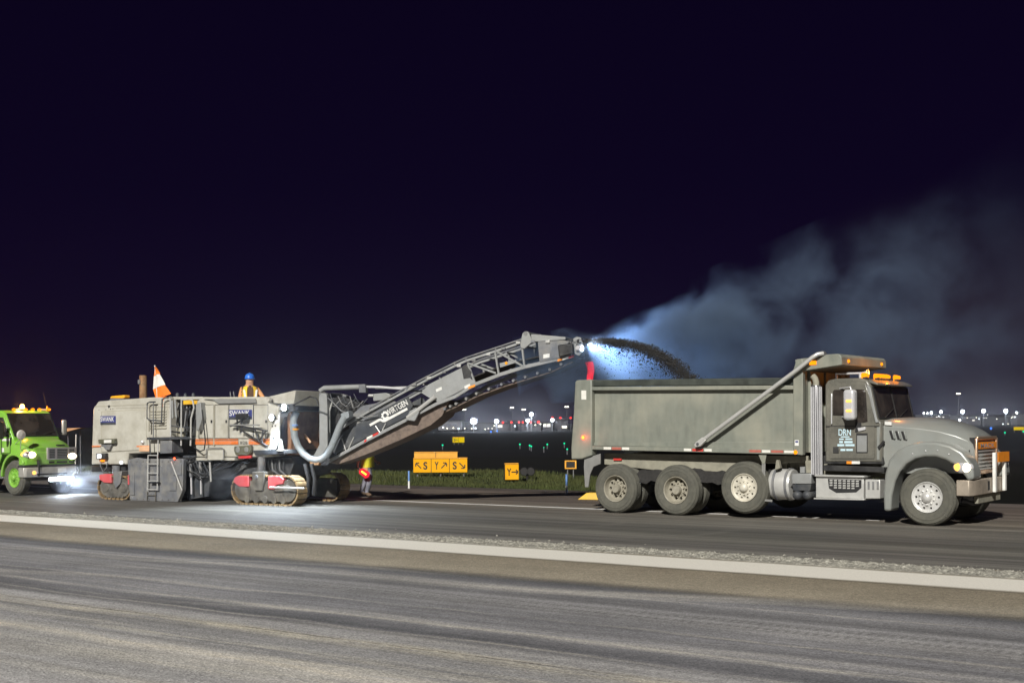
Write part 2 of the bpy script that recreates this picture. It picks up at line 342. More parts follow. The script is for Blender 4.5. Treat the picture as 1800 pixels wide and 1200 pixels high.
for v_, hw, k_, x0_, am, fq, st in ((7.75,.17,.055,-10,.16,.45,.85),(6.75,.26,.045,-9,.22,.4,.75),(7.3,.12,-.05,-8,.14,.5,.75),(9.35,.12,.016,-9,.07,.3,.65),(10.15,.07,.0,-8,.06,.25,.5),(11.9,.06,.0,-8,.05,.3,.6),(6.2,.2,-.04,-7,.15,.5,.5),(8.9,.06,.03,-12,.08,.35,.5)):
    col = mixc(N, K, math_(N, K, 'MULTIPLY', lineband(v_, hw, slant(k_, x0_, am, fq)), math_(N, K, 'MULTIPLY', brk2, st)), col, (.60,.565,.49))
for v_, hw, k_, x0_, am, fq, st in ((9.05,.22,.01,-9,.08,.3,.55),(11.45,.16,.0,-8,.05,.3,.45),(10.45,.14,-.008,-8,.05,.3,.40),(7.45,.15,.02,-8,.1,.4,.35)):
    col = mixc(N, K, math_(N, K, 'MULTIPLY', lineband(v_, hw, slant(k_, x0_, am, fq)), math_(N, K, 'MULTIPLY', brk, st)), col, (.13,.13,.138))
fineY = math_(N, K, 'ADD', Y, maprange(N, K, mapnoise(N, K, c, 1.0, (3, 3, 1), 5, .7), .2, .8, -.03, .03))
col = mixc(N, K, math_(N, K, 'MULTIPLY', lineband(8.27, .022, fineY), ramp(N, K, mapnoise(N, K, c, 2.0, (1, 1, 1), 3), [(.35, .1), (.55, .9)])), col, (.055,.05,.048))
# tyre print with tread blocks
trd = N.new('ShaderNodeTexWave'); trd.wave_type = 'BANDS'; trd.bands_direction = 'X'; trd.inputs['Scale'].default_value = 3.2; trd.inputs['Distortion'].default_value = 1.0; K.new(c, trd.inputs['Vector'])
for yv in (11.12, 10.86):
    col = mixc(N, K, math_(N, K, 'MULTIPLY', lineband(yv, .10, Yw), math_(N, K, 'MULTIPLY', maprange(N, K, trd.outputs['Fac'], .3, .7), .62)), col, (.13,.128,.128))
spk = mapnoise(N, K, c, 55.0, (1, 1, 1), 2, .8); vor = N.new('ShaderNodeTexVoronoi'); vor.inputs['Scale'].default_value = 38; K.new(c, vor.inputs['Vector'])
col = mixc(N, K, 1.0, col, ramp(N, K, spk, [(.30, .60), (.5, 1.0), (.70, 1.40)]), 'MULTIPLY')
vg = N.new('ShaderNodeSeparateColor'); K.new(vor.outputs['Color'], vg.inputs[0]); col = mixc(N, K, 1.0, col, ramp(N, K, vg.outputs[0], [(.0, .82), (.5, 1.0), (1.0, 1.18)]), 'MULTIPLY')
big = mapnoise(N, K, c, .35, (1, 1, 1), 5, .6); col = mixc(N, K, 1.0, col, ramp(N, K, big, [(.3, .76), (.7, 1.22)]), 'MULTIPLY')
K.new(col, B.inputs['Base Color']); B.inputs['Roughness'].default_value = .88; B.inputs['Specular IOR Level'].default_value = .25
bump(N, K, B, math_(N, K, 'ADD', spk, math_(N, K, 'MULTIPLY', vor.outputs['Distance'], .8)), .55, .012)
sweptmat = m
# milled pavement: dark, fine grooves along the cut, worn paths, dust
m, N, K, B = nodes('milled_asphalt'); c = N.new('ShaderNodeTexCoord').outputs['Object']
sp = N.new('ShaderNodeSeparateXYZ'); K.new(c, sp.inputs[0]); Y = sp.outputs['Y']
yy = maprange(N, K, math_(N, K, 'ADD', Y, maprange(N, K, mapnoise(N, K, c, 1.0, (.2, .5, 1), 4), .2, .8, -.35, .35)), 16, 31)
pq = lambda v: (v-16)/15
col = ramp(N, K, yy, [(pq(16.5),(0.152,0.145,0.128)),(pq(18.2),(0.109,0.104,0.096)),(pq(19.4),(0.138,0.133,0.116)),(pq(20.8),(0.087,0.084,0.077)),(pq(21.8),(0.152,0.145,0.128)),(pq(23.0),(0.123,0.116,0.102)),(pq(24.8),(0.174,0.152,0.123)),(pq(26.2),(0.116,0.096,0.081)),(pq(28.5),(0.109,0.087,0.072)),(pq(31),(0.087,0.072,0.065))])
st1 = mapnoise(N, K, c, 1.0, (.06, 1.8, 1), 8, .7); st2 = mapnoise(N, K, c, 1.0, (.12, 9, 1), 6, .7)
col = mixc(N, K, 1.0, col, ramp(N, K, st1, [(.30, .50), (.5, .95), (.70, 1.75)]), 'MULTIPLY')
col = mixc(N, K, 1.0, col, ramp(N, K, st2, [(.3, .75), (.7, 1.28)]), 'MULTIPLY')
for cx, cy, R_, w_ in ((-17.2, 20.8, 1.9, .13), (-17.0, 20.9, 2.5, .11), (-16.2, 20.6, 3.6, .12)):     # curved scrub marks of turning tyres
    mp = N.new('ShaderNodeMapping'); mp.inputs['Location'].default_value = (-cx*.62, -cy, 0); mp.inputs['Scale'].default_value = (.62, 1, 0); K.new(c, mp.inputs[0])
    ln = N.new('ShaderNodeVectorMath'); ln.operation = 'LENGTH'; K.new(mp.outputs[0], ln.inputs[0])
    band = math_(N, K, 'SUBTRACT', 1.0, maprange(N, K, math_(N, K, 'ABSOLUTE', math_(N, K, 'SUBTRACT', ln.outputs['Value'], R_), None), 0, w_), True)
    col = mixc(N, K, math_(N, K, 'MULTIPLY', band, ramp(N, K, mapnoise(N, K, c, .6, (1,1,1), 4), [(.40, 0.0), (.6, .6)])), col, (.17,.165,.145))
spk = mapnoise(N, K, c, 45.0, (1, 1, 1), 3, .8); col = mixc(N, K, 1.0, col, ramp(N, K, spk, [(.3, .6), (.7, 1.4)]), 'MULTIPLY')
K.new(col, B.inputs['Base Color']); B.inputs['Roughness'].default_value = .75; B.inputs['Specular IOR Level'].default_value = .35
gr = N.new('ShaderNodeTexWave'); gr.bands_direction = 'Y'; gr.inputs['Scale'].default_value = 14; gr.inputs['Distortion'].default_value = .8; K.new(c, gr.inputs['Vector'])
bump(N, K, B, math_(N, K, 'ADD', math_(N, K, 'MULTIPLY', gr.outputs['Fac'], .6), spk), .5, .012)
milledmat = m
# rough edge, worn white paint, field
roughmat = pm('rough_aggregate', (.30, .29, .25), .9, 0, .55, 30, (.12, .115, .10), .7, 9, .6, 50)
m, N, K, B = nodes('worn_white_paint'); c = N.new('ShaderNodeTexCoord').outputs['Object']
sp = N.new('ShaderNodeSeparateXYZ'); K.new(c, sp.inputs[0])
wear = math_(N, K, 'ADD', mapnoise(N, K, c, 1.0, (.25, 1.5, 1), 8, .75), math_(N, K, 'MULTIPLY', mapnoise(N, K, c, 40, (1,1,1), 3, .7), .35))
edge = math_(N, K, 'SUBTRACT', 1.0, maprange(N, K, math_(N, K, 'ABSOLUTE', math_(N, K, 'SUBTRACT', sp.outputs['Y'], 15.28), None), .42, .64), True)
fac = ramp(N, K, math_(N, K, 'ADD', math_(N, K, 'MULTIPLY', edge, .9), math_(N, K, 'SUBTRACT', .62, wear)), [(.08, 0.0), (.52, 1.0)])
col = mixc(N, K, fac, (.27,.245,.19), (.80,.77,.69)); col = mixc(N, K, 1.0, col, ramp(N, K, mapnoise(N, K, c, 60, (1,1,1), 2), [(.3,.86),(.7,1.1)]), 'MULTIPLY')
K.new(col, B.inputs['Base Color']); B.inputs['Roughness'].default_value = .8
paintmat = m
fieldmat = pm('dark_field', (.0040, .0042, .0040), .95, 0, .4, .15, (.003, .003, .003), .6, .05, spec=.1)  # near-black: light falloff over the field is put into the colour
turfmat = pm('turf_soil', (.0045, .0046, .0038), .95, 0, .4, 1.5, (.008, .007, .005), .6, .25, spec=.1)  # turf darkened too, where the lights no longer reach
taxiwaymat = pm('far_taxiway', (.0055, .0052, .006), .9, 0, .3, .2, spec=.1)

def sheet(name, x0, x1, y0, y1, z, mat):
    o = part(MB().add([(x0,y0,z),(x1,y0,z),(x1,y1,z),(x0,y1,z)], [(0,1,2,3)]), name, mat); return tag(o, kind='structure')
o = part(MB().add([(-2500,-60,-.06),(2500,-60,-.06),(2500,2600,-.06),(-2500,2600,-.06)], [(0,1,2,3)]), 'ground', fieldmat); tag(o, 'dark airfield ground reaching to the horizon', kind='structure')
tag(part(MB().box(-120, 40, -40, 16.72, -.05, .05), 'pavement', sweptmat), 'swept grey asphalt with dust streaks in the foreground', kind='structure')
tag(part(MB().add([(-120,16.7,0),(40,16.7,0),(40,30.9,0),(-120,30.9,0)], [(0,1,2,3)]), 'milled_pavement', milledmat), 'dark milled asphalt under the truck and milling machine', kind='structure')
tag(part(MB().add([(-120,14.62,.054),(40,14.62,.054),(40,15.93,.054),(-120,15.93,.054)], [(0,1,2,3)]), 'painted_edge_line', paintmat), 'broad worn white paint band along the cut edge', kind='structure')
stripe = pm('thin_white_paint', (.80, .78, .74), .7, 0, .12, 3, (.3, .28, .25), .4, 1.2)
tag(part(MB().add([(-60,24.38,.004),(-9,24.38,.004),(-9,24.62,.004),(-60,24.62,.004)], [(0,1,2,3)]), 'painted_stripe', stripe), 'thin white painted stripe running behind the machine', kind='structure')
tag(part(MB().add([(-300,62,-.05),(200,62,-.05),(200,80,-.05),(-300,80,-.05)], [(0,1,2,3)]), 'taxiway', taxiwaymat), 'dark taxiway crossing the field', kind='structure')
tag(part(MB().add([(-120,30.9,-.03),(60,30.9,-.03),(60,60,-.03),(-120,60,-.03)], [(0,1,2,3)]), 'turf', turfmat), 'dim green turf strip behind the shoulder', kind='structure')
# rough ledge of loose aggregate along the cut
random.seed(4)
v = []; f = []; nx, ny = 900, 13; x0, x1 = -50.0, 6.0
for i in range(nx):
    for j in range(ny):
        t = j/(ny-1); prof = math.sin(math.pi*min(1, t*1.02))**.6 if 0 < t < 1 else 0
        v.append((x0+(x1-x0)*i/(nx-1)+random.uniform(-.02,.02), 15.92+.84*t+random.uniform(-.02,.02)+ .05*math.sin(i*.05), (.052 if t < .75 else .052*(1-t)*4) + prof*random.uniform(.0,.050) - (.01 if t in (0, 1) else 0)))
for i in range(nx-1):
    for j in range(ny-1): f.append((i*ny+j, (i+1)*ny+j, (i+1)*ny+j+1, i*ny+j+1))
o = part(MB().add(v, f), 'rough_cut_edge', roughmat); o.data.polygons.foreach_set('use_smooth', [False]*len(o.data.polygons)); tag(o, 'ragged ledge of broken aggregate along the cut', kind='structure')
v = []; f = []
for k in range(6000):
    a = random.random(); x = random.uniform(-42, 4); y = 16.0+random.random()*.8 if a < .93 else 16.8+abs(random.gauss(0,.4)); s = random.uniform(.008,.022)*(1 if a < .97 else 1.6)
    z = .075 if y < 16.6 else .005; b = len(v)
    for d in ((1,0,0),(-.5,.8,0),(-.5,-.8,0),(.1,.1,.9),(0,.1,-.8)): v.append((x+s*d[0]*random.uniform(.6,1.3), y+s*d[1]*random.uniform(.6,1.3), z+s*d[2]*random.uniform(.6,1.2)))
    f += [(b,b+1,b+3),(b+1,b+2,b+3),(b+2,b,b+3),(b+1,b,b+4),(b+2,b+1,b+4),(b,b+2,b+4)]
o = part(MB().add(v, f), 'loose_stones', roughmat); o.data.polygons.foreach_set('use_smooth', [False]*len(o.data.polygons)); tag(o, 'loose stones scattered on the ragged cut edge', 'stones', kind='stuff')
# grass, its extent cut to the patch that the work lights reach
grassm = pm('grass_blades', (.042, .055, .008), .8, 0, .45, .8, (.075, .07, .02), .6, .4)
v = []; f = []
for k in range(44000):
    x = random.uniform(-52, -17+random.gauss(0,1.2)); y = 31.0 + random.random()**1.5*9.5*(1+.25*math.sin(x*.35)); hgt = random.uniform(.04,.12)*(1+.6*math.sin(x*.7)*math.sin(y*.9)); a = random.uniform(0, math.pi); wd = .012+.0006*(y-30)
    dx, dy = math.cos(a)*wd, math.sin(a)*wd; b = len(v); lx, ly = random.uniform(-.05,.05), random.uniform(-.05,.05)
    v += [(x-dx,y-dy,-.035),(x+dx,y+dy,-.035),(x+lx,y+ly,hgt)]; f.append((b,b+1,b+2))
me = bpy.data.meshes.new('grass'); me.from_pydata(v, [], f); me.materials.append(grassm); o = bpy.data.objects.new('grass', me); link(o, WF, None); tag(o, 'short green grass on the strip behind the shoulder', 'grass', kind='stuff')

# ---------------------------------------------------------------- airfield signs and markers
signE = em('backlit_yellow', (1.0, .46, .015), 1.05); signE2 = em('backlit_far_yellow', (1.0, .72, .0), .75); blackE = pm('sign_black', (.010, .009, .008), .6)
signtop = pm('sign_yellow_case', (.78, .36, .03), .5, 0, .1, 4)
def arrow(mb, cx, cz, ang, L_, t, y):
    c_, s_ = math.cos(ang), math.sin(ang)
    for a0, b0, a1, b1 in ((-.5,0,.46,0), (.5,.03,.18,.34), (.5,-.03,.18,-.34)):
        p = Vector((a0, b0))*L_; q = Vector((a1, b1))*L_; d = (q-p).normalized(); n_ = Vector((-d.y, d.x))*t/2
        mb.prism([(cx+c_*k.x-s_*k.y, cz+s_*k.x+c_*k.y) for k in (p+n_, q+n_, q-n_, p-n_)], y-.006, y)
def airfield_sign(base, yaw, wd, ht, panels, label, tilt=0, legs=True, face=signE, group=None, z0=.12):
    fr = Fr(base.x, base.y, yaw); t = thing('airfield_sign', label, 'sign', fr, group)
    h = wd/2; part(MB().box(-h, h, .03, .26, z0, z0+ht), 'case', blackE, t, fr, .01)
    part(MB().box(-h+.01, h-.01, .02, .27, z0+ht+.002, z0+ht+.03), 'top_cap', signtop, t, fr)
    n = len(panels); pw = wd/n
    for i, (ch, an, order) in enumerate(panels):
        xa = -h+i*pw; pn = part(MB().box(xa+.012, xa+pw-.012, 0, .028, z0+.015, z0+ht-.015), 'panel', face, t, fr)
        cz = z0+ht/2; lx = xa+pw*(.68 if order else .30); ax = xa+pw*(.30 if order else .70)
        if ch: text('letter', ch, (lx, -.004, cz), (1,0,0), (0,0,1), ht*(.55 if n > 1 else .46), blackE, pn, fr, width=pw*(.22 if n > 1 else .32), bold=.03)
        if an is not None:
            mb = MB(); al = min(ht*.52, pw*.46); arrow(mb, ax if ch else xa+pw/2, cz, math.radians(an), al, ht*.075, -.003); part(mb, 'arrow', blackE, pn, fr)
    for x in ([-h+.15, 0, h-.15] if legs else [0]):
        part(MB().tube([(x,.14,-.05),(x,.14,z0)], .03), 'leg', greysteel, t, fr)
    return t, fr
cyaw = YAW
b = gnd(774, 838, -.03); d1 = (b-CAM).dot(FWD); s1 = F/d1
airfield_sign(Vector((b.x,b.y)), cyaw-.05, 96/s1, 25/s1, [('S',135,True),('Y',45,False),('S',-45,False)], 'long yellow airfield sign of three panels reading S, Y and S with arrows', z0=.13)
bb = far(766, 806, d1+9); sq = F/(d1+9)
airfield_sign(Vector((bb.x,bb.y)), cyaw-.12, 78/sq, .56, [('',None,True),('',None,True)], 'yellow airfield sign standing half hidden behind the three-panel sign', z0=bb.z-.28, face=signtop)
b = gnd(900, 848, -.03); d2 = (b-CAM).dot(FWD); s2 = F/d2
airfield_sign(Vector((b.x,b.y)), cyaw+.12, 25/s2, 28/s2, [('Y',0,False)], 'small yellow airfield sign reading Y with an arrow pointing right', legs=False, z0=.06)
b = gnd(806, 781, -.03); d3 = (b-CAM).dot(FWD); s3 = F/d3
airfield_sign(Vector((b.x,b.y)), cyaw, 21/s3, 9.5/s3, [('S',180,False),('',None,True)], 'small distant yellow airfield sign with black arrow left of the floodlights', face=signE2, z0=.15)
b = gnd(1797, 760, -.03); d4 = (b-CAM).dot(FWD); s4 = F/d4
airfield_sign(Vector((b.x,b.y)), cyaw, 30/s4, 5.5/s4, [('',None,True)], 'plain distant yellow airfield sign cut by the right edge of the picture', face=signE2, z0=.35)
# dark sign backs and small sign under the tail of the truck
b = gnd(927, 845, -.03); fr = Fr(b.x, b.y, cyaw); t = thing('airfield_light_fixture', 'black twin-drum light fixture standing right of the Y sign', 'light fixture', fr)
for x in (-.11, .12):
    part(MB().lathe([(.001,-.12),(.13,-.12),(.15,-.08),(.15,.08),(.12,.13),(.001,.14)], (x,0,.30), 'y', 18), 'drum', blackE, t, fr)
part(MB().tube([(0,0,-.03),(0,0,.2)], .05), 'stem', blackE, t, fr); part(MB().box(-.2,.2,-.1,.1,-.03,.04), 'base', blackE, t, fr, .01)
bb = far(1003, 816, 44); fr = Fr(bb.x, bb.y, cyaw); t = thing('airfield_sign', 'small orange-rimmed dark sign low behind the tail of the dump truck', 'sign', fr)
z0 = bb.z-.14
part(MB().box(-.19,.19,.02,.12,z0,z0+.27), 'case', blackE, t, fr, .01)
for bx_ in ((-.20,.20,z0+.24,z0+.28),(-.20,.20,z0-.01,z0+.03),(-.20,-.15,z0+.031,z0+.239),(.15,.20,z0+.031,z0+.239)):
    part(MB().box(bx_[0],bx_[1],0,.03,bx_[2],bx_[3]), 'rim', signtop, t, fr)
for x in (-.1,.1): part(MB().tube([(x,.07,-.04),(x,.07,z0)], .02), 'leg', greysteel, t, fr)
bluereflect = pm('blue_reflective', (.16, .30, .62), .4, 0, .1, 5)
for px, pb, pt, lab in ((719,858,827,'thin blue and white marker post left of the three-panel sign'), (996,867,833,'thin blue and white marker post just behind the tail of the dump truck')):
    b = gnd(px, pb); fr = Fr(b.x, b.y, cyaw); hh = (pb-pt)/(F/((b-CAM).dot(FWD))); t = thing('marker_post', lab, 'marker post', fr, 'blue and white marker posts')
    part(MB().tube([(0,0,0),(0,0,hh*.42)], .032, 10), 'lower_sleeve', whitep, t, fr); part(MB().tube([(0,0,hh*.421),(0,0,hh)], .030, 10), 'upper_sleeve', bluereflect, t, fr)
b = gnd(1035, 877); fr = Fr(b.x, b.y, cyaw*.5); yellowp = pm('yellow_paint', (.75, .46, .03), .6, 0, .1, 5, (.4,.32,.15), .5, 4)
tag(part(MB().loft([[(-.25,-.18,0),(.45,-.18,0),(.45,.18,0),(-.25,.18,0)],[(-.02,-.15,.17),(.38,-.15,.17),(.38,.15,.17),(-.02,.15,.17)]]), 'wheel_chock', yellowp, None, fr, .01), 'yellow sloped block on the ground behind the rear wheel', 'chock')

# ---------------------------------------------------------------- far airfield: lights, masts, buildings
floodE = em('lit_floodlight', (.90, .96, 1), 30); postE = em('lit_post_lamp', (1, .93, .74), 5); greenE = em('lit_green', (.0, .85, .38), 1.6); blueE = em('lit_blue', (.05, .22, 1), 2.2); farredE = em('lit_far_red', (1, .04, .03), 2.5)
mastm = pm('mast_grey', (.10, .10, .11), .6)
def floodlight(px, py, Z, r, label, group, E=floodE, power=0):
    p = far(px, py, Z); fr = Fr(p.x, p.y, YAW); t = thing('floodlight', label, 'floodlight', fr, group); s = Z/F*r*.62
    part(MB().tube([(0,.2,-.06),(0,.2,p.z)], .09), 'mast', mastm, t, fr)
    h = part(MB().box(-s*1.1, s*1.1, .0, .3, p.z-s*.9, p.z+s*.9), 'lamp_housing', mastm, t, fr)
    part(MB().lathe([(.001,-s*.55),(s*.6,-s*.42),(s*.9,-s*.15),(s,0)], (0,-.02,p.z), 'y', 16), 'lamp', E, h, fr)
    lamp('floodlight_glow', 'POINT', (0,-s-.4,p.z), 90*r*r, (.80,.90,1), fr, t, r=.25)
    return t
ordn = 'first second third fourth fifth sixth seventh eighth ninth tenth eleventh twelfth'.split()
G1 = [(832.5,740,330,7.5),(872.5,740,330,5),(927.5,739,330,4.2),(934,728,330,4.8),(971,738,330,4)]
for i, (px,py,Z,r) in enumerate(G1): floodlight(px,py,Z,r,['biggest glaring white floodlight, leftmost under the conveyor','white floodlight just right of the biggest glaring one','low white floodlight amid the row of red lights','high white floodlight above the row of red lights','white floodlight nearest to the tail of the dump truck'][i],'white floodlights between conveyor and dump truck')
G2 = [(1624,726,430,1.9),(1630,726,430,1.7),(1637,725,430,3.0),(1654,723.5,430,3.6),(1692,723,430,4.4),(1729,722,430,4.6),(1768,722,430,5.0),(1787,725,430,2.4)]
for i, (px,py,Z,r) in enumerate(G2): floodlight(px,py,Z,r,f'{ordn[i]} white floodlight counted from the cab in the row above the hood','white floodlights above the truck hood')
floodlight(1687,738,400,2.6,'low bluish white lamp just above the middle of the truck hood','lamps near the truck hood')
for i, (px,py) in enumerate([(816,720),(900,716.5),(920.5,720),(996,715),(1684.5,692)]):
    Z = 380; p = far(px,py,Z); fr = Fr(p.x,p.y,YAW); t = thing('lamp_post', ['tall lamp post left of the biggest floodlight','tall lamp post with twin head, second from the conveyor','tall lamp post left of the high white floodlight','tall lamp post beside the tail of the dump truck','tall lamp post standing alone above the truck hood'][i], 'lamp post', fr, 'tall lamp posts')
    part(MB().tube([(0,0,-.06),(0,0,p.z)], [.14,.07]), 'pole', mastm, t, fr)
    for sgn in (-1,1):
        part(MB().box(*sorted((sgn*.12, sgn*.55)), -.2,.2,p.z-.12,p.z+.22), 'lamp_head', postE, t, fr, .03)
for i, (px,py) in enumerate([(884,742.3),(899,742),(912.3,741.8),(919,741.8),(933,742),(946.5,741.5),(971,733.5),(985,734),(1003,734)]):
    Z = 320; p = far(px,py,Z); fr = Fr(p.x,p.y,YAW); t = thing('obstruction_light', f'{ordn[i]} small red light from the left in the row beside the dump truck tail', 'red light', fr, 'red obstruction lights')
    part(MB().tube([(0,.15,-.06),(0,.15,p.z)], .05), 'pole', mastm, t, fr); part(MB().sph((0,0,p.z), .34 if i in (5,) else .27), 'lens', farredE, t, fr)
for i, (px,py) in enumerate([(778,782),(914,780.6),(931,782.5),(934,784),(956,786),(962,780.6),(992,779),(997,789),(1766.5,760),(1799,758)]):
    b = gnd(px,py,.3); Z = (b-CAM).dot(FWD); fr = Fr(b.x,b.y,YAW); rr = 1.5*Z/F
    t = thing('taxiway_light', f'{ordn[i]} small green ground light counted from the left of the field', 'ground light', fr, 'green taxiway lights')
    part(MB().tube([(0,0,-.06),(0,0,.3-rr*.5)], .04), 'stem', mastm, t, fr); part(MB().sph((0,0,.3), rr*(.6 if i == 4 else 1)), 'lens', greenE, t, fr)
for i, (px,py) in enumerate([(863,760),(874,758.5),(1742,754)]):
    b = gnd(px,py,.3); Z = (b-CAM).dot(FWD); fr = Fr(b.x,b.y,YAW); rr = (1.5,1.3,1.9)[i]*Z/F
    t = thing('taxiway_light', ['left one of two small blue lights below the floodlights','right one of two small blue lights below the floodlights','small blue light in front of the truck nose'][i], 'ground light', fr, 'blue taxiway lights')
    part(MB().tube([(0,0,-.06),(0,0,.3)], .05), 'stem', mastm, t, fr); part(MB().sph((0,0,.45), rr), 'lens', blueE, t, fr)
for i, (px,py) in enumerate([(779,751),(786,752.5),(797,752),(806,753),(817,752.6),(829,753),(836,752.4),(853,754),(869,748),(905,748.5),(941,746.5),(950,745),(1650,731),(1700,734),(1716,733.5),(1721,736),(1736,728.5),(1752,736),(1763,745),(1772,744.5),(1778,734),(1784,733)]):
    Z = 300 if px < 1200 else 420; p = far(px,py,Z); fr = Fr(p.x,p.y,YAW); t = thing('apron_lamp', f'{ordn[i] if i < 12 else ordn[i-12]} tiny white lamp from the left along the far buildings ' + ('under the conveyor' if px < 1200 else 'above the truck hood'), 'lamp', fr, 'tiny apron lamps')
    part(MB().tube([(0,.1,-.06),(0,.1,p.z)], .04, 5), 'post', mastm, t, fr); part(MB().sph((0,0,p.z), (.19,.13,.14)[i % 3], 8, 5), 'lens', postE if i % 3 else em('lit_cool_lamp',(.8,.9,1),4), t, fr)
# buildings: walls, roof slab, lit windows
litwin = em('lit_window', (1, .95, .86), 1.3); dimwin = em('dim_window', (.8, .85, 1), .22)
bwhite = pm('far_white_wall', (.16, .165, .185), .8, 0, .1, .1); bgrey = pm('far_grey_wall', (.055, .055, .065), .8, 0, .15, .1); bdark = pm('far_dark_wall', (.020, .020, .024), .8, 0, .2, .1); btan = pm('far_tan_wall', (.24, .16, .11), .8, 0, .15, .1)
def building(x0, x1, yt, Z, mat, label, wins=(), depth=18, name='terminal_building', roof=bdark, cat='building'):
    a = far(x0, yt, Z); b = far(x1, yt, Z); wd = (b-a).length; fr = Fr(a.x, a.y, YAW); t = thing(name, label, cat, fr); h = a.z
    part(MB().box(0, wd, 0, depth, -.06, h), 'wall', mat, t, fr); part(MB().box(-.4, wd+.4, -.4, depth+.4, h+.002, h+.35), 'roof', roof, t, fr)
    for (p0, p1, q0, q1, E) in wins:
        u0 = (p0-x0)/(x1-x0)*wd; u1 = (p1-x0)/(x1-x0)*wd; z1 = far(p0, q0, Z).z; z0 = far(p0, q1, Z).z
        w_ = part(MB().box(u0, u1, -.08, .1, z0, z1), 'window', E, t, fr); part(MB().box(u0-.15, u1+.15, -.12, .02, z0-.2, z0-.02), 'sill', mat, w_, fr)
    return t
def row(x0, x1, n, y0, y1, E, duty=.6):
    s = (x1-x0)/n; return [(x0+i*s, x0+i*s+s*duty, y0, y1, E) for i in range(n)]
building(770,812,740,420,bwhite,'long pale low building left of the biggest floodlight',[(776,779,745,749,dimwin),(785,792,745,749,dimwin),(796,803,745,749,dimwin)])
building(812,866,744,440,bgrey,'low grey building below the biggest floodlight',row(815,840,4,751,753.5,dimwin)+[(857,859.5,751.5,754,litwin),(864,866,751.5,754,litwin)])
building(868,893,744.5,350,bgrey,'low grey shed below the left red lights',[(875,883,746.5,751,litwin)])
building(894,906,741.5,345,bdark,'dark boxy tower block amid the red lights',[])
building(907,951,744,350,bgrey,'long grey hangar below the row of red lights',row(910,948,6,747,749,dimwin,.4))
building(952,972,743,352,bgrey,'grey building with one big bright window',[(955,960.5,744.5,750,litwin),(961.5,967.5,744.5,750,litwin)])
building(974,998,738,360,bgrey,'taller grey building left of the dump truck tail',[(976,980,741,744,dimwin),(988,996,748.5,751.5,postE)])
building(1610,1668,730,520,bgrey,'low dark terminal building behind the hood next to the cab',row(1645,1662,3,732,733.5,litwin))
building(1669,1724,731,520,bgrey,'low terminal building above the middle of the hood',row(1682,1716,6,733,735,dimwin)+[(1709,1713,737,740,litwin)])
building(1726,1776,733,520,bdark,'dark terminal building above the grille of the truck',row(1728,1736,3,730.8+2.6,735,litwin)+row(1740,1774,7,746.5,748,dimwin,.7))
building(1778,1812,728,520,bgrey,'tall pale terminal building at the right edge',row(1775+4,1786,2,731,734,litwin)+row(1781,1810,5,747,748.5,litwin,.8))
# ---------------------------------------------------------------- dump truck (frame: x forward, y away from the camera, origin below the rear wheel)
D = Fr(-14.56, 23.64, 0)
dt = thing('dump_truck', 'dusty grey-green dump truck with round-topped cab and raised lift axle', 'dump truck', D)
L = D.L
W2 = 2.44
def dp(name, pts, y0, y1, mat, parent=dt, bev=.008, plane=None):
    return part(MB().prism(D.pol(pts, y0 if plane is None else plane), y0, y1), name, mat, parent, D, bev)
# bed
xr = L(1040, 720, .02)[0]; xf = L(1411, 720, .02)[0]
bed = dp('bed_side', [(1040,684),(1400,680),(1400,790),(1040,783)], .12, .17, bedpaint)
part(MB().prism(D.pol([(1040,684),(1400,680),(1400,790),(1040,783)], .12), W2-.17, W2-.12), 'bed_side', bedpaint, dt, D, .008)
zt0 = L(1040,668,.06)[1]; zt1 = L(1395,663,.06)[1]; zb0 = L(1040,786,.06)[1]; zb1 = L(1400,797,.06)[1]
def sidepair(name, pts, y0, y1, mat, bev=.008, par=None):
    pl = D.pol(pts, y0)
    for a, b in ((y0, y1), (W2-y1, W2-y0)): part(MB().prism(pl, a, b), name, mat, par or dt, D, bev)
sidepair('top_rail', [(1040,667.5),(1397,663),(1397,676.5),(1040,679)], .055, .19, darkrail, .02)
sidepair('rail_ledge', [(1040,679.6),(1397,677.1),(1397,684.5),(1040,686)], .0, .16, bedpaint, .012)
sidepair('lower_panel', [(1041,777),(1398,776),(1398,789),(1041,783)], .085, .13, bedpaint, .01)
sidepair('lower_rail', [(1040,783.4),(1410,788.5),(1410,799),(1040,790)], .0, .16, bedpaint, .012)
sidepair('rear_post', [(1013,668),(1040,666.5),(1040.5,800),(1022,806.5),(1004,807),(1003.5,787),(1008,725),(1010.5,672)], -.01, .2, bedpaint, .025)
sidepair('front_post', [(1394,650),(1400,631),(1411,630),(1411,800),(1394,798)], -.005, .13, bedpaint, .015)
part(MB().box(xr-.12, xr-.04, .2, W2-.2, L(1040,792,.1)[1], zt0-.02), 'tailgate', bedpaint, dt, D, .02)
part(MB().box(xr, xf-.1, .17, W2-.17, L(1040,790,.1)[1], L(1040,786,.1)[1]+.06), 'bed_floor', framemat, dt, D)
part(MB().box(xf-.09, xf-.03, .13, W2-.13, L(1405,800,.1)[1]+.05, L(1405,632,.1)[1]), 'headboard', bedpaint, dt, D, .01)
for i in range(3): part(MB().box(xf-.03, xf+.03, .35+i*.8, .45+i*.8, L(1405,800,.1)[1]+.05, L(1405,640,.1)[1]), 'headboard_rib', bedpaint, dt, D, .01)
shp = D.pol([(1397,632),(1411,629.5),(1443,627),(1454,622.5),(1474,621.5),(1479,626),(1480,641),(1411,652),(1400,650)], .01)
shield = part(MB().prism(shp, .01, W2-.01), 'cab_shield', bedpaint, dt, D, .015)
xs = L(1479,630,.01)[0]
for y, zz in ((.35,638),(2.15,638)): part(MB().sph((xs+.005, y, L(1479,zz,.0)[1]+.05), (.03,.05,.035)), 'marker_lamp', amberE, shield, D)
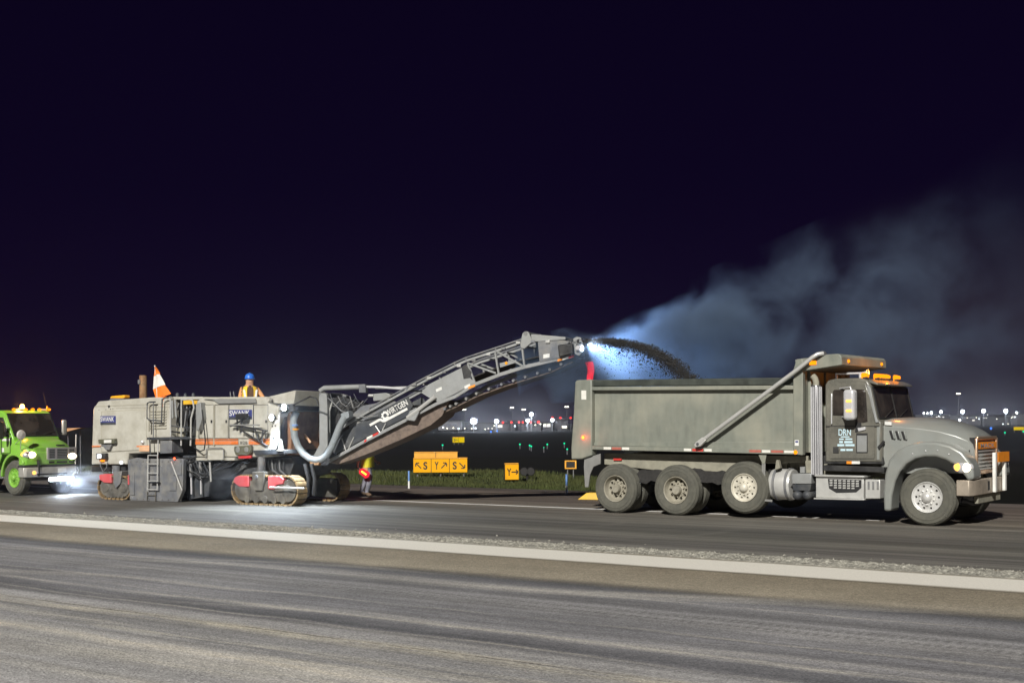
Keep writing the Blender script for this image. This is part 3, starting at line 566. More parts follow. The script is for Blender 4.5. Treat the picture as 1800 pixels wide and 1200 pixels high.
part(MB().box(L(1424,0,0)[0], L(1436,0,0)[0], -.01, .01, L(1430,641,0)[1], L(1430,634,0)[1]), 'marker_lamp', amberE, shield, D, .004)
# tarp roller housing and arm
part(MB().tube([D.P(1446,624,.05), D.P(1446,624,W2-.05)], .085, 14), 'tarp_roller', black, dt, D)
arm = part(MB().tube([D.P(1223,783,-.10), D.P(1240,770,-.105), D.P(1405,647,-.11), D.P(1428,628,-.10), D.P(1437,622.5,-.08), D.P(1447,621,.0)], .043, 12), 'tarp_arm', alum, dt, D)
part(MB().prism(D.pol([(1221,786),(1222,777),(1234,768),(1241,773),(1231,784)], -.14), -.14, -.06), 'arm_pivot', alum, arm, D, .01)
part(MB().tube([D.P(1226,780,-.16), D.P(1226,780,.02)], .03, 10), 'pivot_pin', darksteel, arm, D)
# reflective tape, lamps, placards
def tape(x0, x1, mat, lab=None):
    yc = lambda x: 787+(x-1040)*(794-787)/370
    part(MB().prism(D.pol([(x0,yc(x0)-2.2),(x1,yc(x1)-2.2),(x1,yc(x1)+2.2),(x0,yc(x0)+2.2)], -.003), -.004, -.001), 'reflector_tape', mat, dt, D)
whitetape = pm('white_tape', (.75,.74,.68), .35, 0, .08, 8); redtape = pm('faded_red_tape', (.42,.13,.10), .4, 0, .15, 8)
for a, b, m_ in ((1061,1074,whitetape),(1075.5,1092,redtape),(1093.5,1106,whitetape),(1202,1215,whitetape),(1217,1236,red_off),(1238,1251,whitetape),(1317,1338,redtape),(1339.5,1354,whitetape),(1355.5,1377,redtape),(1378.5,1395,whitetape)): tape(a,b,m_)
part(MB().lathe([(.001,-.03),(.03,-.028),(.04,-.01),(.042,0)], D.P(1398.5,794.5,0), 'y', 14), 'side_marker', amberE, dt, D)
part(MB().lathe([(.001,-.035),(.035,-.03),(.05,-.012),(.055,0)], D.P(1025.5,768.5,-.012), 'y', 16), 'tail_marker', redE, dt, D)
part(MB().lathe([(.001,-.03),(.02,-.03),(.028,-.02)], D.P(1025.5,768.5,-.03), 'y', 12), 'lamp_core', orangeE, dt, D)
lamp('tail_glow', 'POINT', D.P(1025,768.5,-.12), 1.2, (1,.12,.04), D, dt)
part(MB().prism(D.pol([(1397,773),(1404,773),(1404,783),(1397,783)], -.008), -.009, -.006), 'placard', whitep, dt, D)
part(MB().prism(D.pol([(1398,774.5),(1403,774.5),(1403,777.5),(1398,777.5)], -.011), -.012, -.0095), 'placard_print', bluep, dt, D)
part(MB().prism(D.pol([(1022,686),(1030.5,686),(1030.5,702),(1022,702)], -.014), -.016, -.011), 'placard', whitetape, dt, D)
# chassis
zr0 = L(1200,832,.72)[1]; zr1 = L(1200,803,.72)[1]
for y in (.72, 1.64): part(MB().box(xr-.1, L(1700,0,.72)[0], y, y+.09, zr0, zr1), 'frame_rail', framemat, dt, D, .01)
part(MB().prism(D.pol([(1062,796),(1420,801),(1420,812),(1290,816),(1285,838),(1262,842),(1250,828),(1150,826),(1062,816)], .34), .34, .42), 'sub_frame', framemat, dt, D, .012)
part(MB().prism(D.pol([(1062,796),(1420,801),(1420,812),(1062,812)], .55), W2-.62, W2-.55), 'sub_frame', framemat, dt, D, .012)
for i, x in enumerate([-.4, .75, 2.2, 3.6]): part(MB().box(x, x+.12, .62, W2-.62, zr0+.03, zr1-.02), 'cross_member', framemat, dt, D, .01)
for px, py in ((1245,808),(1248,817),(1249,825)):
    part(MB().box(L(px,0,.5)[0]-.06, L(px,0,.5)[0]+.07, .50, .552, L(px,py,.5)[1]-.02, L(px,py,.5)[1]+.02), 'hinge_bracket', framemat, dt, D, .005)
sidepair('mud_flap_bracket', [(1027,805),(1055,797),(1055,815),(1043,820),(1037,833),(1034,856),(1028,856),(1026,820)], .06, .10, greyp, .008)
part(MB().box(L(1078,0,.3)[0], L(1092,0,.3)[0], .3, .34, L(1085,809,.3)[1], L(1085,805,.3)[1]), 'clearance_lamp', red_off, dt, D, .004)
# wheels
xw = [0.0, L(1187,861,0)[0], L(1306,853,0)[0], L(1628,877,0)[0]]
for x in xw[:2]:
    for a, s in ((0.0,-1),(.33,-1),(W2,1),(W2-.33,1)):
        wheel(dt, D, x, .53, a, .53, .29, 'dual', s)
    part(MB().tube([(x,.3,.53),(x,W2-.3,.53)], .09, 12), 'axle', darksteel, dt, D); part(MB().sph((x,W2/2,.53), (.24,.22,.24)), 'differential', darksteel, dt, D)
for a, s in ((.03,-1),(W2-.03,1)):
    wheel(dt, D, xw[2], .62, a, .53, .30, 'pale', s); wheel(dt, D, xw[3], .53, a, .53, .31, 'front', s)
part(MB().tube([(xw[2],.3,.62),(xw[2],W2-.3,.62)], .08, 12), 'lift_axle', darksteel, dt, D)
part(MB().box(xw[3]-.06, xw[3]+.06, .35, W2-.35, .42, .52), 'front_axle', darksteel, dt, D, .02)
for y in (.66, 1.68): part(MB().tube([(xw[0]-.25,y,.80),(xw[0]+.35,y,.66),(xw[0]+.75,y,.62),(xw[1]-.35,y,.66),(xw[1]+.25,y,.80)], .05, 8), 'leaf_spring', darksteel, dt, D)
sidepair('mud_flap', [(1339,806),(1345,806),(1344,877),(1357,878),(1357,882),(1338,880)], .06, .09, greyp, .005)
sidepair('flap_hanger', [(1333,799),(1347,799),(1344,815),(1340,815)], .05, .08, bedpaint, .005)
# tank, boxes, stack
x0 = L(1356,0,.25)[0]; x1 = L(1391,0,.25)[0]; zc = L(1370,851,.25)[1]; rt = .31
tank = part(MB().lathe([(.001,x0-.05),(rt*.7,x0-.045),(rt*.96,x0-.01),(rt,x0+.03),(rt,x1-.03),(rt*.96,x1),(.001,x1+.02)], (0,.40,zc), 'x', 36), 'fuel_tank', alum, dt, D)
for x in (x0+.07, x1-.10): part(MB().lathe([(rt+.003,x),(rt+.018,x+.002),(rt+.018,x+.05),(rt+.003,x+.052)], (0,.40,zc), 'x', 36), 'tank_strap', greysteel, tank, D)
dp('tank_step', [(1362,826),(1364,808),(1368,808),(1371,822)], .1, .2, framemat)
bb_ = dp('battery_box', [(1392,832),(1426,832),(1426,850),(1392,850)], .10, .6, lightsteel, bev=.012)
dp('battery_tray', [(1392,850.6),(1426,850.6),(1424,862),(1394,862)], .12, .6, darksteel)
for px in (1399.5, 1416.5): part(MB().lathe([(.001,-.03),(.05,-.022),(.085,.01),(.095,.05),(.095,.6),(.001,.62)], (L(px,0,.1)[0], .1, L(px,870,.1)[1]), 'y', 20), 'air_tank', darksteel, dt, D)
dp('valve_box', [(1406,820),(1414,820),(1414,831),(1406,831)], .25, .4, lightsteel)
dp('support_bracket', [(1415,809),(1426,809),(1426,831),(1417,831)], .3, .4, framemat)
xk = L(1435.5,0,.17)[0]; zk0 = L(1435,836,.17)[1]; zk1 = L(1435,677,.17)[1]
prof = [(.001,zk0),(.10,zk0)]; nn = 2
stk = part(MB().lathe([(.001,zk0),(.088,zk0),(.098,zk0+.02),(.098,zk1-.02),(.09,zk1),(.001,zk1)], (xk,.17,0), 'z', 28), 'exhaust_stack', pm('stack_dark_chrome',(.16,.16,.17),.3,.4,.1,5), dt, D)
for k in range(14):
    a = 2*math.pi*k/14; part(MB().tube([(xk+.099*math.cos(a), .17+.099*math.sin(a), zk0+.03),(xk+.099*math.cos(a), .17+.099*math.sin(a), zk1-.03)], .0125, 6), 'heat_shield_rib', chrome, stk, D)
part(MB().tube([(xk,.17,zk1-.05),(xk,.17,zk1+.06),(xk-.02,.17,zk1+.13),(xk-.07,.17,zk1+.19)], .062, 14), 'exhaust_tip', framemat, stk, D)
# cab
YC = .20; YD = W2-.20
cab = dp('cab', [(1450,812),(1450,676),(1455,668),(1470,665),(1512,664),(1524,667),(1530,676),(1543,737),(1550,741),(1550,812)], YC, YD, cabpaint, bev=.035, plane=YC)
Lc = lambda px, py: L(px, py, YC)
part(MB().prism(D.pol([(1447,800),(1550,800),(1553,815),(1447,815)], YC+.02), YC+.02, YD-.02), 'cab_sill', black, dt, D, .01)
door = dp('door', [(1458,683),(1463,674),(1521,673),(1530,700),(1537,742),(1537,806),(1458,806)], YC-.018, YC+.02, cabpaint, bev=.012)
dp('window', [(1464,688),(1466,685),(1518,684),(1522,690),(1525,741),(1517,743),(1504,742),(1502,731),(1464,730)], YC-.024, YC-.017, glass, door, .004)
dp('lower_window', [(1505,761),(1525,761),(1525,796),(1505,796)], YC-.024, YC-.017, blackp, door, .006)
dp('lower_window_pane', [(1506.5,765),(1523.5,765),(1523.5,794),(1506.5,794)], YC-.028, YC-.0245, lightsteel, door, .003)
dp('door_seam', [(1452,748.2),(1545,748.2),(1545,749.6),(1452,749.6)], YC-.020, YC-.016, blackp, door, 0)
dp('door_handle', [(1507,752),(1521,750),(1521,755),(1509,758)], YC-.05, YC-.02, chrome, door, .006)
dp('handle_recess', [(1503,742),(1514,742),(1514,750),(1507,760),(1503,760)], YC-.0235, YC-.0185, blackp, door, .003)
dp('grab_bar', [(1460.5,691),(1462.5,691),(1462.5,745),(1460.5,745)], YC-.07, YC-.05, chrome, dt, .005)
dp('a_pillar_trim', [(1523,676),(1530,681),(1541,735),(1545,742),(1539,743),(1532,716)], YC-.028, YC+.01, lightsteel, dt, .008)
dp('side_trim', [(1541,750),(1546,750),(1546,808),(1541,808)], YC-.012, YC+.01, hoodpaint, dt, .005)
text('lettering', 'DRN', D.P(1485,759.5,YC-.019), (1,0,0), (0,0,1), .125, lblue, door, D, width=.25)
for x0_, x1_, yy in ((1478,1493,767.4),(1475,1483,771.5),(1486,1498,771.3),(1475.5,1481.5,776.5),(1484,1498.5,776.6),(1472,1484,782),(1486,1502,782),(1477.5,1486,790.3),(1487.5,1499,790.3)):
    h_ = .9 if yy < 768 else 1.2 if yy < 774 else 1.8
    dp('lettering', [(x0_,yy-h_),(x1_,yy-h_),(x1_,yy+h_),(x0_,yy+h_)], YC-.0215, YC-.0185, lblue, door, 0)
dp('door_latch', [(1464,785),(1474,785),(1474,796),(1464,796)], YC-.035, YC-.018, black, door, .008)
# windshield on the sloping cab front
a0 = Vector((*Lc(1530.5,678), 0)); xt, zt_ = Lc(1530,677); xb, zb_ = Lc(1543,736)
def wsq(u0, u1, s0, s1, off):
    nrm = Vector((zt_-zb_, 0, xb-xt)).normalized()
    q = []
    for u, s in ((u0,s0),(u1,s0),(u1,s1),(u0,s1)):
        q.append(Vector((xb+(xt-xb)*s, u, zb_+(zt_-zb_)*s)) + nrm*off)
    return q, nrm
q, nr = wsq(YC+.07, YD-.07, .05, .92, .004); ws = part(MB().solid(q, nr*.010), 'windshield', glass, dt, D)
for u0,u1,s0,s1 in ((YC+.04,YD-.04,.925,.965),(YC+.04,YD-.04,.0,.045),(YC+.04,YC+.068,.046,.924),(YD-.068,YD-.04,.046,.924),(W2/2-.02,W2/2+.02,.052,.918)):
    q, nr = wsq(u0,u1,s0,s1,.004); part(MB().solid(q, nr*.022), 'window_gasket', blackp, ws, D)
for u in (.55, 1.35):
    q0, nr = wsq(u,u,.04,.04,.03); q1, _ = wsq(u+.55,u+.55,.30,.30,.03); part(MB().tube([q0[0], q1[0]], .010, 6), 'wiper', black, ws, D)
xv, zv = Lc(1527,668); part(MB().prism([(xv-.02,zv+.02),(xv+.16,zv-.06),(xv+.17,zv-.10),(xv+.0,zv-.05)], YC+.03, YD-.03), 'sun_visor', cabpaint, dt, D, .01)
zroof = Lc(1490,664.5)[1]
# roof lamps and horn
for i, y in enumerate((.30, .95, 1.12, 1.29, 1.46, 2.05)):
    x_ = L(1529,0,.3)[0]-.05; base_ = part(MB().box(x_-.07, x_+.03, y-.045, y+.045, zroof-.02, zroof+.02), 'lamp_base', black, cab, D, .01); part(MB().lathe([(.001,.075),(.03,.07),(.055,.0),(.058,-.06)], (x_-.03+.0, y, zroof+.045), 'x', 14), 'roof_marker', amberE, dt, D)
lamp('roof_glow', 'POINT', (L(1529,0,.3)[0]+.15, 1.2, zroof+.12), 16, (1,.30,.03), D, cab)
horn = part(MB().tube([(L(1471,0,.5)[0],.5,zroof+.10),(L(1516,0,.5)[0],.5,zroof+.10)], .022, 10), 'air_horn', chrome, dt, D)
xh = L(1516,0,.5)[0]; part(MB().lathe([(.022,-.02),(.03,.04),(.05,.09),(.075,.12),(.06,.12)], (xh,.5,zroof+.10), 'x', 16), 'horn_bell', chrome, horn, D)
for px in (1471.5, 1513): part(MB().box(L(px,0,.5)[0]-.02, L(px,0,.5)[0]+.02, .48, .52, zroof-.02, zroof+.12), 'horn_foot', chrome, horn, D, .005)
part(MB().tube([(L(1595,0,1.9)[0]-.9,1.9,zroof-.03),(L(1595,0,1.9)[0]-.9,1.9,zroof+.45)], .006, 5), 'antenna', black, dt, D)
# mirror
def mirror(y0, sgn):
    mx0, mz0 = L(1482,738,-.14); mx1, mz1 = L(1502,684,-.14)
    mr = part(MB().box(mx0, mx1, y0-.10, y0+.10, mz0, mz1), 'mirror', chrome, dt, D, .06, 4)
    part(MB().tube([(L(1466,0,-.1)[0], YC if sgn < 0 else YD, mz1+.03),(mx0+.12,y0,mz1+.05),(mx0+.14,y0,mz1-.02)], .014, 8), 'mirror_arm', chrome, mr, D)
    part(MB().tube([(L(1470,0,-.1)[0], YC if sgn < 0 else YD, mz0+.06),(mx0+.02,y0,mz0+.05)], .014, 8), 'mirror_arm', chrome, mr, D)
    for z_ in (.30, .62): part(MB().box(mx0+.07, mx1-.05, y0+sgn*.108-.008, y0+sgn*.108+.008, mz0+(mz1-mz0)*z_-.022, mz0+(mz1-mz0)*z_+.022), 'mirror_reflection', ltamber, mr, D, .006)  # glowing strips imitate amber reflections on the chrome shell
mirror(-.06, -1); mirror(W2+.06, 1)
# steps under the cab
sb = dp('step_box', [(1434,836),(1518,838),(1518,876),(1434,874)], .12, .55, alum, bev=.012)
dp('step_tread', [(1432,834),(1519,836),(1519,839),(1432,837)], .06, .5, alum)
dp('step_tread', [(1430,874.5),(1519,876.5),(1519,879),(1430,877)], .06, .5, alum)
dp('step_recess', [(1455,841),(1514,843),(1514,857),(1505,865),(1470,866),(1457,858)], .115, .124, blackp, sb, .004)
for i in range(7):
    for j in range(4):
        a = 1458+i*7.7; b = 842.6+j*4.2+i*.25
        if j == 3 and i in (0, 6): continue
        dp('tread_plate', [(a,b),(a+5.2,b),(a+5.2,b+2.6),(a,b+2.6)], .104, .116, alum, sb, .003)
dp('tool_box', [(1521,842),(1547,843),(1547,876),(1521,876)], .12, .55, alum, bev=.012)
for i in range(3): dp('box_rib', [(1525+i*8,846),(1528.5+i*8,846),(1528.5+i*8,860),(1525+i*8,860)], .108, .121, greysteel, dt, .004)
dp('running_board', [(1447,817),(1554,821),(1554,830),(1447,827)], .10, .5, black)
dp('sticker', [(1488,807.5),(1497,807.5),(1497,815),(1488,815)], YC+.006, YC+.018, orange_amber, dt, 0)
dp('sticker', [(1497.2,807.5),(1511.5,808),(1511.5,815),(1497.2,815)], YC+.006, YC+.018, whitep, dt, 0)
# hood
def hsec(px, yn, pc, ps, pt, pb=832):
    x = L(px, 0, yn)[0]; zc_ = L(px,pc,yn)[1]; zs = L(px,ps,yn+.1)[1]; zb__ = L(px,pb,yn)[1]; yf = W2-yn; zt2 = zs+pt
    return [(x,yn,zb__),(x,yn-.0,(zb__+zc_)/2),(x,yn,zc_),(x,yn+.035,zc_+.028),(x,yn+.13,zs),(x,W2/2-.28,zt2),(x,W2/2+.28,zt2),(x,yf-.13,zs),(x,yf-.035,zc_+.028),(x,yf,zc_),(x,yf,(zb__+zc_)/2),(x,yf,zb__)]
hood = part(MB().loft([hsec(1549,.30,749,739,.05),hsec(1580,.33,750,740,.075),hsec(1615,.37,753,742,.09),hsec(1650,.41,758,747,.09),hsec(1680,.45,766,755,.08),hsec(1700,.49,774,762,.06),hsec(1710,.52,782,768,.03),hsec(1714,.545,792,775,.0)]), 'hood', hoodpaint, dt, D, .01)
for i in range(3):
    a = 1564+i*10.5; yv = .335+i*.012
    sl_ = part(MB().prism(D.pol([(a,756.5+i*.6),(a+4,756.5+i*.6),(a+8.5,771+i*.6),(a+4.5,771+i*.6)], yv), yv-.045, yv+.02), 'hood_vent', blackp, hood, D, .006)
    part(MB().prism(D.pol([(a+4.3,756+i*.6),(a+6.6,756+i*.6),(a+11,771+i*.6),(a+8.8,771+i*.6)], yv), yv-.06, yv+.02), 'vent_lip', hoodpaint, hood, D, .006)
dp('hood_badge', [(1555,740.5),(1567,741.2),(1567,747.4),(1555,746.6)], .288, .33, whitep, hood, .002)
dp('hood_latch', [(1542,785),(1552,774),(1554,777),(1545,791)], .17, .24, blackp, dt, .005)
orn = L(1714,0,W2/2)[0]
z_o = D.L(1712,758,W2/2)[1]
part(MB().loft([[(L(1711,0,W2/2)[0]-.25+dx, W2/2+dy, z_o+dz) for dx,dy,dz in l] for l in ([(-.07,-.04,-.05),(.09,-.04,-.05),(.09,.04,-.05),(-.07,.04,-.05)],[(-.04,-.03,.02),(.08,-.03,.02),(.08,.03,.02),(-.04,.03,.02)],[(.03,-.02,.10),(.10,-.02,.10),(.10,.02,.10),(.03,.02,.10)])]), 'hood_ornament', chrome, hood, D, .01)
# fender arches
fo = [(1553,898),(1552,862),(1555,832),(1562,808),(1577,791),(1597,781),(1620,776),(1645,776),(1670,782),(1690,793),(1704,810),(1711,828),(1712,842)]
fi = [(1566,898),(1567,872),(1573,846),(1581,829),(1593,815),(1609,806),(1627,802.5),(1645,803),(1662,808.5),(1677,817),(1689,829),(1697,839),(1700,845)]
for a, b in ((.02, .5), (W2-.5, W2-.02)): part(MB().strip(D.pol(fo,.02), D.pol(fi,.02), a, b), 'fender', hoodpaint, dt, D, .05, 3)
for px, py in ((1604,797),(1627,792),(1648,791.5),(1668,798)): part(MB().sph(D.P(px,py,.012), (.014,.012,.014), 8, 5), 'rivet', chrome, dt, D)
part(MB().box(L(1575,0,.5)[0], L(1705,0,.5)[0], .50, .56, .75, L(1640,790,.5)[1]), 'wheel_well', black, dt, D)
# headlights
for y, s in ((.06,1),(W2-.06,-1)):
    xh_, zh_ = L(1693,821,.06)
    hl = part(MB().sph((xh_, y+s*.02, zh_), (.19,.09,.115), 20, 12), 'headlight', chrome, dt, D)
    part(MB().sph((xh_+.06, y+s*.012, zh_-.003), (.105,.092,.098), 18, 12), 'lens', warmE, hl, D)
    part(MB().sph((xh_-.075, y+s*.012, zh_+.004), (.095,.088,.088), 16, 10), 'turn_lamp', ltamber, hl, D)
    lamp('headlight_beam', 'SPOT', (xh_+.25, y, zh_), 60, (1,.78,.5), D, dt, (1,0,-.08), 50)
# grille
xg = L(1716,800,.54)[0]; gy0, gy1 = .54, W2-.54; zg1 = L(1716,767,.54)[1]; zg0 = L(1716,833,.54)[1]
part(MB().box(xg-.12, xg-.03, gy0, gy1, zg0, zg1-.02), 'radiator', blackp, dt, D)
gr_ = part(MB().box(xg-.03, xg+.02, gy0, gy0+.07, zg0, zg1-.03).box(xg-.03, xg+.02, gy1-.07, gy1, zg0, zg1-.03).box(xg-.03, xg+.02, gy0+.07, gy1-.07, zg1-.06, zg1).box(xg-.03, xg+.02, gy0+.07, gy1-.07, zg0, zg0+.06), 'grille_frame', orange_amber if False else pm('amber_lit_chrome', (.85,.60,.42), .3, .8, .08, 5), dt, D, .015)  # amber beacon light on the chrome is put into this colour
hgt = zg1-zg0
part(MB().box(xg-.025, xg+.012, gy0+.072, gy1-.072, zg0+hgt*.66, zg0+hgt*.84), 'name_plate', orange_amber, gr_, D, .006)  # orange here imitates amber light on the chrome plate
text('lettering', 'MACK', (xg+.014, W2/2, zg0+hgt*.75), (0,1,0), (0,0,1), hgt*.12, chrome, gr_, D, width=(gy1-gy0)*.66)
for k in (.92, .60, .50, .40, .30, .20, .12): part(MB().box(xg-.025, xg+.0, gy0+.072, gy1-.072, zg0+hgt*k-.012, zg0+hgt*k+.012), 'grille_bar', orange_amber if k > .85 else alum, gr_, D, .004)  # top bar coloured orange for the same amber light
# bumper
xbf = L(1708,855,.03)[0]; zbt = L(1708,844,.03)[1]; zbb = L(1708,872,.03)[1]
bp_ = part(MB().add(*(lambda o: (o.v, o.f))(MB().loft([[(xbf-.28,.03,z),(xbf-.05,.03,z),(xbf,.10,z),(xbf+.02,.45,z),(xbf+.02,W2-.45,z),(xbf,W2-.10,z),(xbf-.05,W2-.03,z),(xbf-.28,W2-.03,z),(xbf-.28,W2-.12,z),(xbf-.1,W2-.2,z),(xbf-.1,.2,z),(xbf-.28,.12,z)] for z in (zbb, zbt)]))), 'bumper', steeltan, dt, D, .015)
for y in (1.03, 2.08): part(MB().box(xbf+.018, xbf+.024, y-.06, y+.06, zbb+.07, zbt-.05), 'tow_slot', blackp, bp_, D)
for y, zt3 in ((1.28,795),(1.93,811)):
    part(MB().box(xbf+.03, xbf+.09, y-.05, y+.05, zbb+.02, D.X(1742,zt3,xbf)[1]), 'guide_post', whitep, dt, D, .008)
part(MB().box(xbf+.092, xbf+.105, 1.36, 2.12, D.X(1755,811,xbf)[1], D.X(1755,793.5,xbf)[1]), 'warning_board', orange_amber, dt, D, .004)
part(MB().box(xbf-.1, xbf-.02, .5, W2-.5, zbb-.16, zbb-.01), 'front_cross_member', framemat, dt, D, .01)
part(MB().tube([(xbf-.35,.6,zbb-.1),(xbf-.2,.8,zbb-.18),(xbf-.2,1.6,zbb-.18)], .04, 8), 'steering_link', darksteel, dt, D)
# red flag on the tailgate
redcloth = pm('red_cloth', (.70, .02, .05), .8, 0, .12, 5)
v0 = [D.P(1028,637,1.0), D.P(1041.5,635,1.0), D.P(1044.5,671,1.0), D.P(1034,671,1.0)]
mb = MB(); nrow = 7; loops = []
for i in range(nrow+1):
    t_ = i/nrow; a = Vector(v0[0]).lerp(Vector(v0[3]), t_); b = Vector(v0[1]).lerp(Vector(v0[2]), t_); wv = .05*math.sin(t_*5)
    m1 = (a+b)/2
    loops.append([tuple(a+Vector((0,wv,0))), tuple(m1+Vector((0,-wv*.8-.03,0))), tuple(b+Vector((0,wv,0))), tuple(b+Vector((0,wv+.008,0))), tuple(m1+Vector((0,-wv*.8-.022,0))), tuple(a+Vector((0,wv+.008,0)))])
fo_ = thing('red_flag', 'bright red warning flag above the rear corner of the truck bed', 'flag', D)
part(mb.loft(loops), 'cloth', redcloth, fo_, D); part(MB().tube([D.P(1033,690,1.0), D.P(1034.5,636,1.0)], .012, 6), 'stick', black, fo_, D)
# ---------------------------------------------------------------- cold milling machine
M = Fr(-28.54, 21.21, math.radians(3.8))
mm = thing('milling_machine', 'cream and orange tracked milling machine with long raised loading conveyor', 'milling machine', M)
MW = 2.35
def mp_(name, pts, y0, y1, mat, parent=mm, bev=.01, fr=M, plane=None):
    return part(MB().prism(fr.pol(pts, y0 if plane is None else plane), y0, y1), name, mat, parent, fr, bev)
def mt_(name, pts, r, mat, parent=mm, fr=M, n=8): return part(MB().tube([fr.P(*p) for p in pts], r, n), name, mat, parent, fr)
YB = .12
# bodies
rear = mp_('rear_hull', [(160.5,816),(163.5,718),(173,705),(268,698),(297,697.5),(299,768),(285,795),(259,796),(226,797),(224,816)], YB, MW-.1, cream, bev=.03)
mp_('rear_side_panel', [(179,724),(256,720),(256,762),(259,790),(179,794)], YB-.022, YB+.01, cream, rear, .012)
mp_('door_seal', [(178,723),(257,719),(257,762),(260,791),(178,795)], YB-.008, YB+.01, creamd, rear, 0)
for i in range(7): mp_('vent_slat', [(264,722+i*5),(292,721+i*5),(292,723.4+i*5),(264,724.4+i*5)], YB-.02, YB+.005, creamd, rear, .004)
mp_('hull_seam', [(166,713.6),(297,708.6),(297,709.6),(166,714.8)], YB-.006, YB+.01, creamd, rear, 0)
mp_('hull_seam', [(204,717),(297,714.5),(297,715.2),(204,717.7)], YB-.006, YB+.01, creamd, rear, 0)
mp_('vent_hole', [(189,713),(192,711.5),(193.5,714.5),(190.5,717)], YB-.01, YB+.02, blackp, rear, .003)
for px, py in ((174,720),(186,719.5),(194.5,718.5),(198.5,718),(194.5,724),(198.5,723.5),(199,728)):
    part(MB().sph(M.P(px,py,YB-.004), .012, 6, 4), 'bolt', darksteel, rear, M)
front = mp_('front_hull', [(345,803),(343,773),(346,704),(357,698),(470,699),(474,712),(489,714),(489,725),(476,757),(474,789),(470,803)], YB, MW-.1, cream, bev=.03)
for a, b in ((350,374),(378,400),(446,470)):
    mp_('access_door', [(a,712),(b,711.5),(b,770),(a,770)], YB-.02, YB+.01, cream, front, .01); mp_('door_seal', [(a-1,711),(b+1,710.5),(b+1,771),(a-1,771)], YB-.006, YB+.01, blackp, front, 0); mp_('door_latch', [(b-4,738),(b-1.5,738),(b-1.5,743),(b-4,743)], YB-.035, YB-.019, black, front, .004)
mp_('door_seal', [(402,710.5),(445,710),(445,771),(402,771)], YB-.006, YB+.01, blackp, front, 0)
mp_('access_door', [(403,711.5),(444,711),(444,770),(403,770)], YB-.02, YB+.01, cream, front, .01)
mp_('door_hinge_rod', [(374.8,712),(376.8,712),(376.8,783),(374.8,783)], YB-.03, YB, creamd, front, .004)
mp_('top_tray', [(357,701),(448,700),(450,708),(384,709.5),(374,703)], YB-.05, YB+.0, greyp, front, .01)
mp_('top_cowl', [(386,697.5),(470,697),(470,702),(386,702)], YB+.02, MW-.3, cream, front, .01)
mp_('lower_skirt', [(345,804),(412,803.6),(412,809),(345,809)], YB-.01, YB+.3, cream, bev=.008)
mp_('tool_locker', [(363.5,789),(392.5,788.5),(392.5,808),(363.5,808.5)], YB-.07, YB-.022, cream, bev=.012)
mt_('locker_pipe', [(362,806,.0),(363,789,.0),(366,787.4,.0),(390,787,.0),(393,789,.0),(393,806,.0)], .012, greysteel)
# stripes
for y0_, y1_ in ((771.6,773.2),(774.8,781)):
    for a, b in ((343.5,418.5),(437,474)):
        mp_('orange_stripe', [(a,y0_),(b,y0_-.3),(b,y1_-.3),(a,y1_)], YB-.027, YB-.0205, stripeo, front, 0)
text('lettering', 'W 210', M.P(428,777.8,YB-.023), (1,0,0), (0,0,1), .085, darksteel, front, M, width=.25)
for a, b in ((161.5,176),(240,262)): mp_('orange_stripe', [(a,783),(b,782.6),(b,785),(a,785.4)], YB-.027, YB-.0, stripeo, rear, 0)
salmon = pm('salmon_panel', (.72,.42,.24), .5, 0, .1, 5, (.5,.4,.3), .3, 4)
mp_('salmon_panel', [(244.5,784),(262,783.5),(262,793),(244.5,793)], YB-.034, YB-.022, salmon, rear, .003)
part(MB().sph(M.P(250.5,776.5,YB-.05), .05, 12, 8), 'side_lamp', chrome, rear, M)
# owner plates
for a, b, c_, d_, par in ((176.3,203,731,746,rear),(402.4,442.6,720,736.5,front)):
    pl = mp_('name_plate', [(a,c_),(b,c_-.3),(b,d_),(a,d_+.3)], YB-.036, YB-.0225, bluep, par, .003)
    hh = M.L(a,c_,YB)[1]-M.L(a,d_,YB)[1]; ww = M.L(b,c_,YB)[0]-M.L(a,c_,YB)[0]
    cxp, czp = M.L((a+b)/2,(c_+d_)/2,YB-.036)
    text('lettering', 'SWANK', (cxp-ww*.03,YB-.038,czp+hh*.14), (1,0,0), (0,0,1), hh*.55, whitep, pl, M, width=ww*.88)
    part(MB().box(cxp-ww*.49,cxp+ww*.49,YB-.040,YB-.0365,czp-hh*.49,czp-hh*.25), 'plate_band', darksteel, pl, M)
# exhaust and beacon, roof things
ex = part(MB().lathe([(.001,0),(.095,0),(.10,.02),(.10,.62),(.088,.64),(.088,.60),(.001,.58)], (M.L(252.5,0,.9)[0], .9, M.L(252.5,701,.9)[1]), 'z', 20), 'exhaust_pipe', rust, mm, M)
part(MB().box(M.L(246,0,.78)[0]-.05, M.L(246,0,.78)[0]+.02, .76,.84, M.L(247,675,.8)[1], M.L(247,667,.8)[1]), 'exhaust_clamp', greysteel, ex, M, .01)
mp_('beacon_base', [(190,704.5),(194,700),(215,699.5),(219,703.5)], .55, .80, greysteel)
part(MB().prism(M.pol([(192.5,699.5),(195,696),(218.5,694),(218.5,699),(214,700.5)], .58), .58, .78), 'beacon_bar', pm('amber_beacon_lens',(.95,.42,.02),.35,0,.05,5), mm, M, .02)
